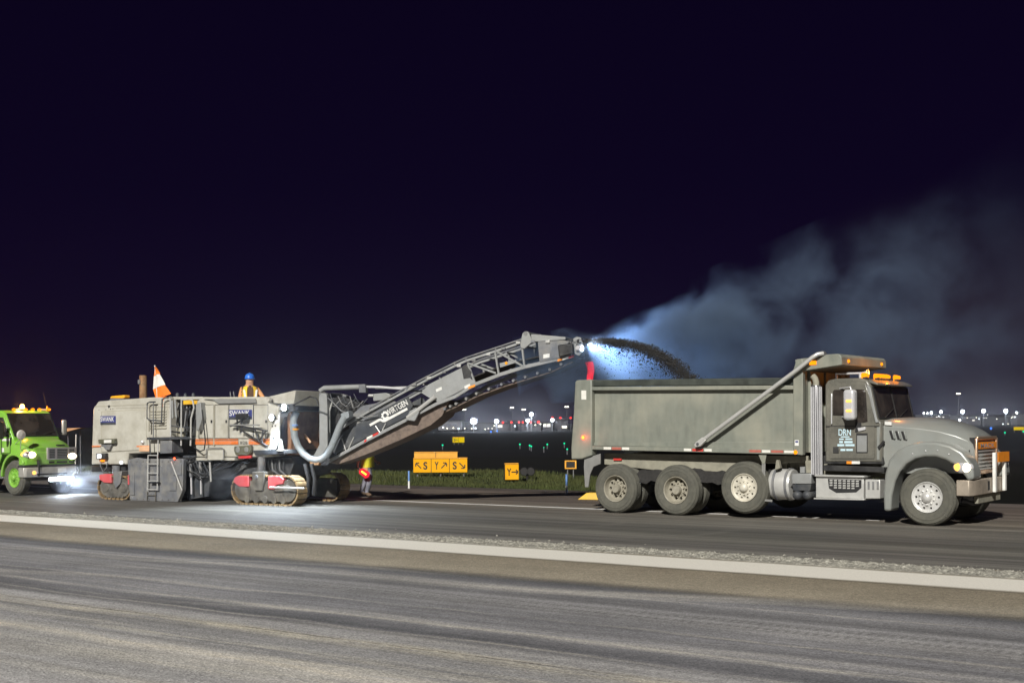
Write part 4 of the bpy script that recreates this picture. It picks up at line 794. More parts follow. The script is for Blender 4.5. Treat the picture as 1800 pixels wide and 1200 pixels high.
# rear lamps
lk = mp_('rear_lamp_bar', [(172,772),(200,770.5),(201,779.5),(173,780)], YB-.14, YB-.02, pm('olive_housing',(.10,.10,.065),.5), mm, .015)
mp_('lamp_glass', [(182.5,773),(195.5,772.5),(195.5,778),(182.5,778.3)], YB-.15, YB-.139, whitep, lk, .004)
mp_('lamp_bracket', [(178,781),(196,781),(192,790),(186,791)], YB-.10, YB-.02, greysteel)
rl = mp_('rear_work_lamp', [(168.5,796.5),(184,796),(184.5,806),(169,806.5)], YB-.13, YB-.02, black, mm, .012)
mp_('lens', [(170.5,798),(177.5,797.8),(177.5,804.8),(170.5,805)], YB-.142, YB-.1305, em('lit_soft_white',(.9,.95,1),2.2), rl, .003)
mt_('lamp_cable', [(176,806,YB-.05),(176.5,818,YB-.08),(181,829,YB-.05),(187,822,YB-.05),(189,812,YB-.02)], .012, greysteel)
mp_('indicator_lamp', [(175,808),(181,808),(181,811),(175,811)], YB-.06, YB-.01, amberE, mm, .004)
# chassis and underside
mp_('chassis', [(222,800),(345,800),(350,812),(420,810),(480,806),(512,802),(516,815),(510,834),(490,842),(340,842),(330,870),(222,860)], .42, MW-.42, darksteel, bev=.02)
mp_('rear_bumper_beam', [(160,818),(228,818),(228,828),(160,829)], .25, MW-.25, black, bev=.015)
# side plate of the drum housing
spl = mp_('drum_side_plate', [(224,808),(240,804),(250,806),(322,806),(321,861),(312,882),(275,880.5),(228,879)], -.02, .10, greysteel, bev=.012)
for (a,b,c_,d_) in ((228,236,830,870),(297,309,838,862),(304,318,815,835)): mp_('plate_rib', [(a,c_),(b,c_),(b,d_),(a,d_)], -.045, -.02, greysteel, spl, .008)
mt_('plate_strut', [(301,811,-.07),(320,861,-.07)], .018, alum, spl)
part(MB().sph(M.P(306.5,805.5,-.06), .03, 10, 6), 'side_lamp', redE, mm, M)
mt_('hose_pack', [(300,803,.2),(312,812,.12),(330,815,.15),(343,808,.2)], .03, blackp)
mt_('hose_pack', [(303,800,.25),(318,806,.1),(336,806,.12),(350,800,.2)], .025, blackp)
for i in range(9):
    part(MB().sph(M.P(230+i*11, 876.5+i*.3, -.022), .016, 6, 4), 'bolt', trackd, spl, M); part(MB().sph(M.P(230+i*11, 811, -.022), .016, 6, 4), 'bolt', trackd, spl, M)
for i in range(6): mt_('hydraulic_hose', [(324+i*6,806,.22),(330+i*8,826+i*2,.12),(352+i*5,842-i*3,.14),(376+i*6,818,.2),(392+i*5,809,.24)], .018, (blackp, darksteel)[i % 2])
for px in (335, 352): mt_('lift_cylinder', [(px,808,.2),(px+1,838,.2)], .045, greysteel); mt_('cylinder_rod', [(px+1,838,.2),(px+1.5,868,.2)], .022, chrome)
for i in range(5): mt_('chassis_pipe', [(470+i*7,808,.36),(474+i*6,826,.34),(492+i*5,840,.4)], .018, (blackp, greysteel)[i % 2])
# drum and far side plate
part(MB().lathe([(.001,.14),(.42,.14),(.42,MW-.14),(.001,MW-.14)], (M.L(285,0,.1)[0],0,.40), 'y', 28), 'milling_drum', trackd, mm, M)
mp_('drum_side_plate', [(224,808),(322,806),(321,861),(312,882),(228,879)], MW-.08, MW+.02, greysteel, bev=.012, plane=-.02)
# underside details between side plate and front track
mp_('lift_plate', [(322,812),(372,811),(366,872),(330,878)], .32, .40, darksteel)
mt_('lift_rod', [(369,812,.1),(371,846,.1)], .025, alum)
for i in range(5): mt_('hydraulic_hose', [(396+i*5,838-i*2,.28),(414+i*3,822-i*2,.24),(438+i*4,810,.26)], .016, blackp)
# ladder, platform, rails
def rail(pts, y=-.02, r=.016, mat=greysteel, name='handrail'): return mt_(name, [(a,b,y) for a,b in pts], r, mat, mm)
mp_('platform', [(258,768.5),(331,767),(333,771.5),(258,772.5)], -.05, .6, darksteel, bev=.006)
mp_('platform_box', [(281,774),(302,773.4),(302,796),(281,797)], .0, .4, greysteel)
rail([(258.5,712),(259,708.5),(263,706.5),(273,706.2)], .0, .018, darksteel)
rail([(258.5,734),(262,738),(272,738.6),(284,739.5)], .0, .018, darksteel)
rail([(269.5,706.5),(269.5,768)], .0, .014); rail([(258.6,711),(258.6,735)], .0, .014); rail([(285,702),(284,742),(276,743)], .0, .018, darksteel)
rail([(285,702),(291,698.5),(296,699)], .0, .018, darksteel); rail([(262,738),(262,758)], .01, .022, creamd)
rail([(299.5,700),(300,776)], .02, .022, alum); rail([(319,702),(318.5,783)], .02, .022, alum); rail([(308,702),(310,733),(304,735),(303,704)], .05, .03, lightsteel)
rail([(319,702.5),(334,701.5),(339,704),(341,716),(336,735),(335,783)], .02, .022, alum)
rail([(300,748),(318,750),(340,752)], .06, .018, darksteel); rail([(300,758),(320,760),(338,757)], .12, .02, blackp)
mp_('engine_recess', [(299,708),(344,706),(344,768),(299,768)], .45, .6, black)
mp_('engine_recess_panel', [(305,752),(322,750),(322,768),(305,768)], .35, .44, creamd)
for i in range(7): mt_('engine_hose', [(302+i*5,768,.4),(306+i*5,744-i*2,.32),(303+i*6,722+i,.36),(310+i*5,708,.42)], .018, (blackp, greysteel, darksteel)[i % 3])
part(MB().lathe([(.001,.36),(.22,.36),(.26,.40),(.26,.6)], (M.L(327,0,.4)[0],0,M.L(327,733,.4)[1]), 'y', 24), 'air_filter', blackp, mm, M)
mp_('deck_beam', [(296,697),(356,697),(356,702),(296,702)], .3, MW-.2, cream)
mp_('orange_tank', [(322,702.5),(346,703.5),(346,710),(322,711)], .3, .6, pm('yellow_tank',(.75,.42,.03),.5))
mp_('control_box', [(344,710),(352,707),(355,735),(349,756),(345,757)], -.06, .10, lightsteel)
mt_('control_cable', [(355,720,-.03),(358,745,-.03),(361,775,-.04),(359,790,-.04),(352,793,-.04),(341,786,.0)], .016, blackp)
for s in (0, 1):
    rail([(260.5+s*16.6,799),(259+s*17.5,861)], -.10, .016, alum, 'ladder_rail')
for py in (800,815,831,845,860): rail([(260,py),(276.6,py)], -.10, .014, alum, 'ladder_rung')
for s in (0, 1): rail([(259+s*14.5,864),(258.6+s*14.4,882)], -.05, .014, trackd, 'ladder_rail')
for py in (870,881): rail([(258.8,py),(273.2,py)], -.05, .012, trackd, 'ladder_rung')
rail([(263,768),(264.5,800)], -.08, .016, darksteel); rail([(278,773),(277.5,799)], -.08, .016, alum)
mp_('ladder_step', [(261,846.5),(276,846.5),(276,848.2),(261,848.2)], -.16, -.05, darksteel)
# tracks
def track(px0, px1, yb, yt, y0, wd, guards, near=True):
    x0_, z0_ = M.L(px0, yb, 0); x1_, z1_ = M.L(px1, yt, 0); z0_ = 0.0; h_ = z1_; r_ = h_/2; xa, xb_ = x0_+r_, x1_-r_
    fr_ = part(MB().box(xa-.05, xb_+.05, y0+.04, y0+wd-.04, .10, h_-.14), 'track_frame', trackd, mm, M, .02)
    for x in (xa, xb_): part(MB().lathe([(.001,y0+.01),(r_*.35,y0+.005),(r_*.45,y0+.03),(r_*.72,y0+.03),(r_*.74,y0+.05),(r_*.74,y0+wd-.05),(.001,y0+wd-.03)], (x,0,r_), 'y', 22), 'track_wheel', trackd, fr_, M)
    nr = 5
    for i in range(nr):
        x = xa+(xb_-xa)*(i+.5)/nr; part(MB().lathe([(.001,y0+.02),(.085,y0+.02),(.095,y0+.04),(.095,y0+wd-.04),(.001,y0+wd-.02)], (x,0,.135), 'y', 14), 'track_roller', trackd, fr_, M)
    path = []; per = 2*(xb_-xa)+2*math.pi*r_; n_ = int(per/.155)
    mb = MB()
    for i in range(n_):
        d = per*i/n_; w_ = xb_-xa
        if d < w_: p = (xa+d, 0.018, -math.pi/2)
        elif d < w_+math.pi*r_: a = -math.pi/2+(d-w_)/r_; p = (xb_+math.cos(a)*(r_-.018), r_+math.sin(a)*(r_-.018), a)
        elif d < 2*w_+math.pi*r_: p = (xb_-(d-w_-math.pi*r_), h_-.018, math.pi/2)
        else: a = math.pi/2+(d-2*w_-math.pi*r_)/r_; p = (xa+math.cos(a)*(r_-.018), r_+math.sin(a)*(r_-.018), a)
        c_, s_ = math.cos(p[2]), math.sin(p[2]); tx, tz = -s_, c_
        pts = [(p[0]+tx*u+c_*v_, p[1]+tz*u+s_*v_) for u, v_ in ((-.066,-.025),(.066,-.025),(.066,.006),(.03,.018),(-.03,.018),(-.066,.006))]
        part(MB().prism(pts, y0, y0+wd), 'track_shoe', trackt, fr_, M)
    for g in guards: part(MB().prism(M.pol(g, y0-.02), y0-.02, y0+.12), 'track_guard', pinkp, mm, M, .02)
    return fr_
track(171,230,878,836,.0,.34,[[(174,834),(184,832.5),(195,832.8),(195.5,849),(182,848),(174,842)],[(224,834),(230,834),(231,852),(224,852)]])
track(406,524,888,836,.0,.36,[[(409.5,847),(412,838.5),(418,836),(436.5,836.2),(436.5,855.5),(420,855)],[(470.5,836.4),(492,836),(498.5,842),(497,850),(485,852),(480,860),(470.5,859)]])
for a, b, t_ in ((171,230,836),(406,524,836)):
    xq = M.L(a,870,0)[0]; xw_ = M.L(b,870,0)[0]
track_far = []
x_sh = 0
def far_track(x0_, x1_, h_, y0, wd):
    p0 = lambda x: x
    fr_ = part(MB().box(x0_+.2, x1_-.2, y0+.04, y0+wd-.04, .1, h_-.14), 'track_frame', trackd, mm, M, .02); r_ = h_/2; mb = MB(); xa, xb_ = x0_+r_, x1_-r_
    per = 2*(xb_-xa)+2*math.pi*r_; n_ = int(per/.155)
    for i in range(n_):
        d = per*i/n_; w_ = xb_-xa
        if d < w_: p = (xa+d, 0.018, -math.pi/2)
        elif d < w_+math.pi*r_: a = -math.pi/2+(d-w_)/r_; p = (xb_+math.cos(a)*(r_-.018), r_+math.sin(a)*(r_-.018), a)
        elif d < 2*w_+math.pi*r_: p = (xb_-(d-w_-math.pi*r_), h_-.018, math.pi/2)
        else: a = math.pi/2+(d-2*w_-math.pi*r_)/r_; p = (xa+math.cos(a)*(r_-.018), r_+math.sin(a)*(r_-.018), a)
        c_, s_ = math.cos(p[2]), math.sin(p[2]); tx, tz = -s_, c_
        mb.prism([(p[0]+tx*u+c_*v_, p[1]+tz*u+s_*v_) for u, v_ in ((-.066,-.025),(.066,-.025),(.066,.006),(.03,.018),(-.03,.018),(-.066,.006))], y0, y0+wd)
    tag(part(mb, 'track_shoes', trackt, fr_, M), kind='stuff')
hF = M.L(470,836,0)[1]; xF0 = M.L(406,880,0)[0]; xF1 = M.L(524,880,0)[0]; hR = M.L(200,836,0)[1]
xE = M.L(600,860,MW-.36)[0]
far_track(xE-(xF1-xF0), xE, hF, MW-.36, .36); far_track(M.L(171,870,0)[0], M.L(230,870,0)[0], hR, MW-.34, .34)
# legs
yk = mp_('leg_yoke', [(443,829),(464.5,828.5),(464,845),(460,862),(447,862),(443,845)], -.03, .30, trackd, bev=.015)
part(MB().lathe([(.001,-.05),(.05,-.045),(.06,-.03)], M.P(452,838,0), 'y', 14), 'pivot_cap', greysteel, yk, M)
part(MB().tube([M.P(460,829,.18), M.P(460,802,.18)], .10, 18), 'lift_leg', greysteel, mm, M)
part(MB().tube([M.P(205,836,.18), M.P(205,818,.18)], .11, 16), 'lift_leg', greysteel, mm, M)
mp_('leg_yoke', [(199,828),(214,828),(211,850),(203,858),(199,846)], -.03, .28, greysteel)
mp_('leg_bracket', [(444,791),(502,790),(503,797),(448,800)], .02, .5, darksteel)
part(MB().sph(M.P(213,812.5,.0), .05, 10, 6), 'side_lamp', em('lit_soft_white',(.9,.95,1),2.2), mm, M)
mt_('probe_bar', [(474,856,-.16),(510,857,-.16),(535,858,-.16)], .022, alum)
mp_('red_bracket', [(418,801.5),(441,800),(441,805),(419,806)], YB-.09, YB-.03, redp)
mp_('headlamp_cluster', [(411,784),(440,782.5),(440.5,794),(436,800),(414,800),(411,793)], YB-.12, YB-.02, pm('olive_housing',(.10,.10,.065),.5), mm, .02)
for px in (418, 433): part(MB().lathe([(.001,-.02),(.06,-.015),(.075,0),(.075,.04)], M.P(px,790,YB-.12), 'y', 14), 'lamp_glass', greyp, mm, M)
# truss bracket with sensor
for a in ([(405,747),(425,749),(470,757)],[(425,736),(424,760)],[(417,731),(417,757)],[(426,757),(470,784)],[(448,755),(455,775)],[(455,775),(468,756)],[(462,757),(460,780)],[(405,749),(430,736)]): mt_('sensor_truss', [(x,y,YB-.16) for x,y in a], .022, black)
mp_('sensor_head', [(413,727),(430,726),(430,735),(414,737)], YB-.24, YB-.10, black)
mp_('sensor_tail', [(404,745),(454,745.5),(454,748),(404,748)], YB-.20, YB-.14, greyp)
# front plate with holes, lights
fpl = mp_('front_plate', [(490,727),(491,724),(491,771),(485,789),(474.5,790),(475,757)], YB-.04, YB, whitep, bev=.006)
for px, py, r_ in ((479,749,.022),(484,748,.022),(487,736,.02),(481,770,.03),(485,770,.02),(479,783,.02)): part(MB().lathe([(.001,-.006),(r_,-.005),(r_,.0)], M.P(px,py,YB-.04), 'y', 10), 'plate_hole', blackp, fpl, M)
bracket = mp_('lamp_bracket', [(488,713),(514,709),(517,722),(492,727)], .2, .3, darksteel)
for px, py, rr_, yy in ((499,716,.085,.08),(477,733.5,.078,.02)):
    wl = part(MB().lathe([(.001,.10),(rr_*.8,.09),(rr_*1.15,.03),(rr_*1.15,0),(rr_,.0)], M.P(px,py,yy), 'y', 18), 'work_light', black, mm, M)
    part(MB().lathe([(.001,-.03),(rr_*.6,-.022),(rr_*.98,.002)], M.P(px,py,yy), 'y', 18), 'lens', whiteE, wl, M)
lamp('work_light_beam', 'SPOT', M.P(499,716,-.15), 900, (.78,.89,1), M, mm, (.30,-.5,-.85), 130)
lamp('work_light_beam', 'SPOT', M.P(477,733.5,-.15), 400, (.78,.89,1), M, mm, (.05,-.35,-.95), 110)
# front hood / canopy and opening
can = part(MB().loft([[M.P(471,697,.25),M.P(471,707,.25),(M.P(471,707,.25)[0],1.35,M.P(471,707,.25)[2]),(M.P(471,697,.25)[0],1.35,M.P(471,697,.25)[2])],
                [M.P(519.5,685.5,.25),M.P(516,712,.25),(M.P(516,712,.25)[0],1.35,M.P(516,712,.25)[2]-.03),(M.P(519.5,685.5,.25)[0],1.35,M.P(519.5,685.5,.25)[2]-.02)],
                ]), 'front_canopy', cream, mm, M, .015)
mt_('canopy_stay', [(515,712,.18),(545,697,.18),(556,700,.18),(560,712,.18)], .02, black)
mp_('canopy_beam', [(492,713.5),(517,712.5),(517,721),(492,722)], .32, MW-.4, darksteel)
part(MB().lathe([(.001,-.03),(.06,-.03),(.07,.0),(.07,.05)], M.P(472,702,YB), 'y', 14), 'hinge_cap', cream, mm, M)
litbrown = pm('orange_lit_brown', (.30,.15,.08), .8, 0, .3, 6, (.16,.09,.06), .6, 4)  # brown holds the orange light inside the machine's front
mp_('front_opening', [(500,724),(512,723),(512,800),(500,800)], .5, MW-.5, litbrown)
mp_('front_wall', [(491,726),(500,725),(500,800),(491,800)], .40, MW-.4, darksteel)
mp_('front_chute', [(505,790),(530,782),(545,800),(535,826),(505,822)], 1.0, MW-.75, black)
mt_('chute_ram', [(522,742,1.0),(534,762,1.0),(546,778,1.0)], .035, salmon)
cone = part(MB().lathe([(.11,0),(.11,.02),(.07,.03),(.02,.28),(.001,.28)], M.P(494,795,.05)[:2]+(M.P(494,792,.05)[2],), 'z', 14), 'cream_cone', cream, mm, M)
mp_('front_skirt', [(480,802),(520,802),(522,822),(512,832),(500,856),(486,856)], .6, MW-.6, black)
mt_('skirt_hose', [(536,815,.35),(543,842,.35),(540,872,.38)], .05, blackp); mt_('skirt_hose', [(548,815,.35),(554,842,.35),(552,870,.38)], .05, blackp)
# operator stand rail bits
for px in (407,413): mt_('lever', [(px,704,.5),(px-1.5,696,.5),(px-2.5,688,.5)], .012, greysteel)

# ---- loading conveyor, slewed towards the truck
C = Fr(-22.93, 22.8, math.radians(17.7))
def cp(name, pts, y0, y1, mat, parent=mm, bev=.008, plane=None): return part(MB().prism(C.pol(pts, y0 if plane is None else plane), y0, y1), name, mat, parent, C, bev)
def ctb(name, pts, r, mat, parent=mm, n=8, y=None): return part(MB().tube([C.P(p[0],p[1],p[2] if len(p) > 2 else y) for p in pts], r, n), name, mat, parent, C)
CN = -.48; CFa = .48
def both(name, pts, r, mat):
    loc = [C.P(p[0],p[1],CN) for p in pts]
    ctb_ = part(MB().tube(loc, r, 8), name, mat, mm, C); part(MB().tube([(q[0],CFa,q[2]) for q in loc], r, 8), name, mat, mm, C)
low = [(579,810),(640,776),(714,738),(770,708.5),(800,697),(836,675),(880,658),(922,645),(965,635),(1008,625)]
upp = [(600,752),(650,722),(716,686),(750,668),(800,643),(820,634),(872,617),(917,602),(950,597)]
lowL = C.pol(low, CN); uppL = C.pol(upp, CN)
def beam(pts, wz, y0, y1, name, mat):
    loops = []
    for (x, z) in pts: loops.append([(x,y0,z-wz/2),(x,y1,z-wz/2),(x,y1,z+wz/2),(x,y0,z+wz/2)])
    return part(MB().loft(loops), name, mat, mm, C, .006)
for a, b in ((CN-.03, CN+.05),(CFa-.05, CFa+.03)):
    beam(lowL, .085, a, b, 'lower_chord', lightsteel); beam(uppL, .06, a, b, 'upper_chord', lightsteel)
hr = [(x, z+.075) for x, z in uppL[1:]]
for y in (CN-.02, CFa+.02): part(MB().tube([(x,y,z) for x, z in hr], .02, 8), 'service_pipe', greysteel, mm, C)
for i in range(0, len(hr), 1):
    x, z = hr[i]; part(MB().box(x-.015,x+.015,CN-.035,CN-.005,z-.08,z+.02), 'pipe_clip', greysteel, mm, C)
# solid side plates, lower part
cp('side_plate', [(604,758),(716,696),(726,712),(716,732),(640,771),(590,798),(583,792)], CN+.0, CN+.04, darksteel)
cp('side_plate', [(604,758),(716,696),(726,712),(716,732),(640,771),(590,798),(583,792)], CFa-.04, CFa, darksteel, plane=CN)
cp('joint_plate', [(740,690),(752,676),(812,646),(819,658),(835,672),(800,692),(770,706),(756,700)], CN-.025, CN+.03, lightsteel)
cp('joint_cut', [(811,645),(818,640),(829,654),(826,664),(815,666)], CN-.028, CN-.0245, black, bev=0)
for px, py in ((766,684),(816,678.5)): cp('sticker', [(px,py),(px+10,py-4.5),(px+11,py+.5),(px+1,py+5)], CN-.033, CN-.027, whitep, bev=0)
ctb('telescopic_ram', [(716,734,CN-.07),(730,724,CN-.07),(765,697,CN-.07)], .05, alum); cp('ram_mount', [(712,738),(720,722),(731,716),(737,724),(729,740)], CN-.10, CN-.03, lightsteel, bev=.015)
# truss diagonals at the head
for p, q in (((836,676),(822,638)),((822,638),(872,656)),((877,659),(870,617)),((872,617),(922,645)),((922,645),(917,604))):
    a = C.P(p[0],p[1],CN); b = C.P(q[0],q[1],CN)
    part(MB().tube([a,b], .028, 6), 'truss_brace', lightsteel, mm, C); part(MB().tube([(a[0],CFa,a[2]),(b[0],CFa,b[2])], .028, 6), 'truss_brace', lightsteel, mm, C)
cp('gusset', [(878,638),(907,632),(908,637),(879,646)], CN-.01, CN+.02, lightsteel)
part(MB().lathe([(.001,-.012),(.035,-.01),(.035,.0)], C.P(890,638,CN-.012), 'y', 12), 'reflector', amber_off, mm, C)
for p, q in (((608,792),(601,770)),((612,790),(622,768)),((672,756),(678,744)),((668,760),(660,748))): ctb('stay', [(p[0],p[1]),(q[0],q[1])], .014, alum, y=CN-.02)
# belt, rollers, belly
cp('belly_plate', [(579,813),(640,779),(714,741),(770,711.5),(790,703),(777,731),(757,747.5),(702,774),(660,792),(630,804),(594,816)], CN+.10, CFa-.10, beltmat, bev=.015)
tops = C.pol([(585,795),(640,765),(716,722),(770,692),(836,658),(880,642),(922,630),(1005,612)], CN)
part(MB().loft([[(x,CN+.10,z),(x,CFa-.10,z),(x,CFa-.10,z-.03),(x,CN+.10,z-.03)] for x, z in tops]), 'conveyor_belt', pm('black_belt',(.03,.028,.026),.85,0,.3,8), mm, C)
und = C.pol([(780,722),(800,713),(836,695),(880,679),(922,666),(965,653),(1005,634)], CN)
part(MB().loft([[(x,CN+.10,z),(x,CFa-.10,z),(x,CFa-.10,z-.025),(x,CN+.10,z-.025)] for x, z in und]), 'return_belt', beltmat, mm, C)
for i in range(len(und)-1):
    for k in (.0,.5):
        x = und[i][0]+(und[i+1][0]-und[i][0])*k; z = und[i][1]+(und[i+1][1]-und[i][1])*k
        part(MB().tube([(x,CN+.04,z+.05),(x,CFa-.04,z+.05)], .035, 10), 'return_roller', greysteel, mm, C)
for i in range(9):
    k = i/8; a, b = (uppL[2], uppL[-1]); x = a[0]+(b[0]-a[0])*k; z = a[1]+(b[1]-a[1])*k
    part(MB().box(x-.02,x+.02,CN,CFa,z-.02,z+.02), 'cross_bar', greysteel, mm, C)
# tape on the lower chord
for a, b, y0_, m_ in ((640,644,773.5,red_off),(644.5,654.5,768.5,whitetape),(655,665,763.5,red_off),(823,835,679.5,orange_amber),(980,988,631.5,orange_amber),(988.5,999,629,whitetape),(999.5,1009,626,red_off)):
    sl_ = -.5 if a < 700 else -.36; y1_ = y0_+sl_*(b-a)
    cp('reflector_tape', [(a,y0_+.0),(b,y1_),(b,y1_+4),(a,y0_+4)], CN-.036, CN-.031, m_, bev=0)
# maker's lettering with cog, as on the plate
xd = Vector(C.P(716,702,CN)) - Vector(C.P(660,733,CN)); xd.normalize(); zd = Vector((-xd.z, 0, xd.x))
text('lettering', 'WIRTGEN', tuple(Vector(C.P(697,716.5,CN-.005))), tuple(xd), tuple(zd), .145, whitep, mm, C, width=.62)
cogc = Vector(C.P(677,730,CN-.006)); mb = MB(); pts = []
for i in range(16):
    a = 2*math.pi*i/16
    for da, r_ in ((-.10,.108 if i % 2 else .088),(.10,.108 if i % 2 else .088)): pts.append((cogc.x+r_*math.cos(a+da), cogc.z+r_*math.sin(a+da)))
inn = [(cogc.x+.048*math.cos(2*math.pi*i/16+d), cogc.z+.048*math.sin(2*math.pi*i/16+d)) for i in range(16) for d in (-.10,.10)]
part(MB().strip(pts+[pts[0]], inn+[inn[0]], CN-.008, CN-.001), 'logo_cog', whitep, mm, C)
o0 = Vector(C.P(650,747,CN-.006)); o1 = Vector(C.P(668,737,CN-.006)); o2 = Vector(C.P(675,740,CN-.006)); o3 = Vector(C.P(716,718,CN-.006)); th = .06
for p, q in ((o0,o1),(o1,o2),(o2,o3)):
    d = (q-p).normalized(); n_ = Vector((-d.z,0,d.x))*th/2
    part(MB().prism([((p+n_).x,(p+n_).z),((q+n_).x,(q+n_).z),((q-n_).x,(q-n_).z),((p-n_).x,(p-n_).z)], CN-.012-.001*(p is o1), CN-.0005), 'logo_bar', whitep, mm, C)
# head end
cp('head_bracket', [(914,604),(918,586),(922,582),(928,582.5),(931,588),(937,600),(930,606),(922,613),(915,612)], CN-.05, CN+.03, lightsteel, bev=.015)
cp('head_bracket', [(914,604),(918,586),(922,582),(928,582.5),(931,588),(937,600),(930,606),(922,613),(915,612)], CFa-.03, CFa+.05, lightsteel, bev=.015, plane=CN-.05)
part(MB().tube([C.P(923.5,586,CN-.06), (C.P(923.5,586,CN-.06)[0],CFa+.06,C.P(923.5,586,CN-.06)[2])], .05, 12), 'head_shaft', greysteel, mm, C)
cp('head_cover', [(933,587),(994,592),(994,597),(935,601)], CN-.04, CFa+.04, lightsteel, bev=.012)
hb = cp('head_box', [(945,600),(990,598),(1008,601),(1009,622),(985,631),(948,638)], CN-.03, CN+.06, greysteel, bev=.012)
cp('head_box', [(945,600),(990,598),(1008,601),(1009,622),(985,631),(948,638)], CFa-.06, CFa+.03, greysteel, bev=.012, plane=CN-.03)
cp('drive_motor', [(980,606),(1006,603),(1008,622),(982,628)], CN-.14, CN-.03, black, bev=.03); cp('sticker', [(955,623),(966,621),(966,628),(955,630)], CN-.036, CN-.0305, whitep, bev=0)
hx, hz = C.L(1014,609,CN); part(MB().lathe([(.001,CN+.02),(.19,CN+.02),(.20,CN+.04),(.20,CFa-.04),(.001,CFa-.02)], (hx-.12,0,hz), 'y', 26), 'head_drum', black, mm, C)
cp('drum_shroud', [(1007,595),(1013,591.5),(1021,593),(1025,603),(1024,617),(1018,626),(1010,622)], CN-.06, CN+.0, lightsteel, bev=.015)
fl = part(MB().lathe([(.001,-.12),(.06,-.11),(.075,-.02),(.06,0)], C.P(1021,612,CN-.10), 'x', 16), 'work_light', chrome, mm, C)
part(MB().sph(C.P(1023,612,CN-.10), (.035,.06,.07), 12, 8), 'lens', whiteE, fl, C)
lamp('conveyor_light', 'SPOT', (hx+.30, CN-.12, hz+.02), 380, (.62,.78,1), C, mm, (1,.22,-.10), 150, .10, 1.0)
lamp('conveyor_light', 'SPOT', (hx+.30, CFa+.12, hz+.02), 420, (.50,.70,1), C, mm, (1,.20,-.12), 150, .10, 1.0)  # second lamp without a fixture, added to light the dust
# gantry, cylinder, hoses at the root
cp('gantry_post', [(560,698),(565,690),(574,693),(575.5,716),(576,784),(567,800),(556,806),(551,800),(561,781),(561,716)], -.62, -.46, lightsteel, bev=.015)
cp('gantry_post', [(560,698),(565,690),(574,693),(575.5,716),(576,784),(567,800),(556,806),(551,800),(561,781),(561,716)], .46, .62, greysteel, bev=.015, plane=-.62)
part(MB().box(C.L(566,0,-.5)[0]-.1, C.L(566,0,-.5)[0]+.1, -.46, .46, C.L(566,702,-.5)[1], C.L(566,690,-.5)[1]), 'gantry_beam', greysteel, mm, C, .02)
ctb('lift_cylinder', [(563,687,-.4),(570,682,-.4),(640,679.5,-.4)], .065, lightsteel, n=12); ctb('cylinder_rod', [(640,679.5,-.4),(668,680,-.4),(718,684,-.4)], .03, chrome)
cp('cylinder_clevis', [(630,676),(642,675),(643,690),(631,690)], -.48, -.34, greysteel); ctb('tie_rod', [(660,682,-.3),(730,680,-.3)], .025, alum)
cp('inner_cover', [(573,700),(604,697),(640,712),(611,742),(600,752),(585,775),(577,770)], -.2, .3, black)
cp('valve_block', [(655,692),(678,690),(686,693),(684,702),(656,705)], -.30, .1, lightsteel, bev=.015); ctb('valve_pipe', [(647,695,-.3),(657,695,-.3)], .035, alum)
cp('cover_plate', [(612,735),(636,713),(690,703),(700,709),(640,741),(614,756)], CN+.05, CN+.09, greysteel)
part(MB().tube([C.P(574,698,-.55),C.P(580,702,-.6),C.P(600,722,-.62),C.P(622,731,-.62),C.P(640,733,-.6),C.P(665,730,-.56)], .014, 8), 'cable', greysteel, mm, C)
part(MB().tube([C.P(584,706,-.5),C.P(579,722,-.5),C.P(579,760,-.5)], .022, 8), 'hose_line', alum, mm, C)
part(MB().tube([C.P(p[0],p[1],-.80) for p in ((521,724),(516.5,735),(515.5,750),(518,768),(524,784),(533,797),(545,806),(556,808.5),(566,806.5),(575,799),(583,785),(590,768),(597,750),(603,738),(608,731))], .085, 16), 'suction_hose', hosegrey, mm, C)
for i, pts in enumerate(((519,755),(521,762))): part(MB().lathe([(.0875,-.02),(.089,.0),(.0875,.02)], C.P(pts[0]-1.5,pts[1]-8,-.80), 'z', 16), 'hose_band', (bluereflect, amber_off)[i], mm, C)
cp('hose_flange', [(598,727),(612,722),(614,733),(602,740)], -.86, -.6, hosegrey, bev=.015)
cp('swivel_base', [(545,800),(575,796),(580,812),(570,826),(550,826)], -.4, .4, darksteel, bev=.02)
cp('hose_cuff', [(542,808),(562,808),(560,818),(546,818)], -.86, -.72, rust, bev=.02)

random.seed(21)
for i in range(9):
    a, b = 566+i*7, 700-(i % 3)*4; part(MB().tube([C.P(a,b,-.42),C.P(a+6,b+12+3*(i % 4),-.50),C.P(a+14,b+16+2*(i % 3),-.46),C.P(a+24,b+8,-.40)], .012, 6), 'hydraulic_hose', (blackp, greysteel, darksteel)[i % 3], mm, C)
for i in range(10):
    a = 730+i*26; k = (a-716)/(917-716); yv = 684-82*min(1,k)**.93; part(MB().box(C.L(a,yv,CN)[0]-.05, C.L(a,yv,CN)[0]+.05, CN-.07, CN-.03, C.L(a,yv,CN)[1]-.01, C.L(a,yv,CN)[1]+.05), 'pipe_clamp', (greysteel, alum)[i % 2], mm, C, .005)
for px, py in ((301,696),(312,694),(326,695),(340,694.5)): part(MB().lathe([(.001,0),(.05,0),(.05,.10),(.03,.13),(.001,.14)], (M.L(px,py+5,.6)[0],.6,M.L(px,py+5,.6)[1]), 'z', 12), 'filler_cap', darksteel, mm, M)
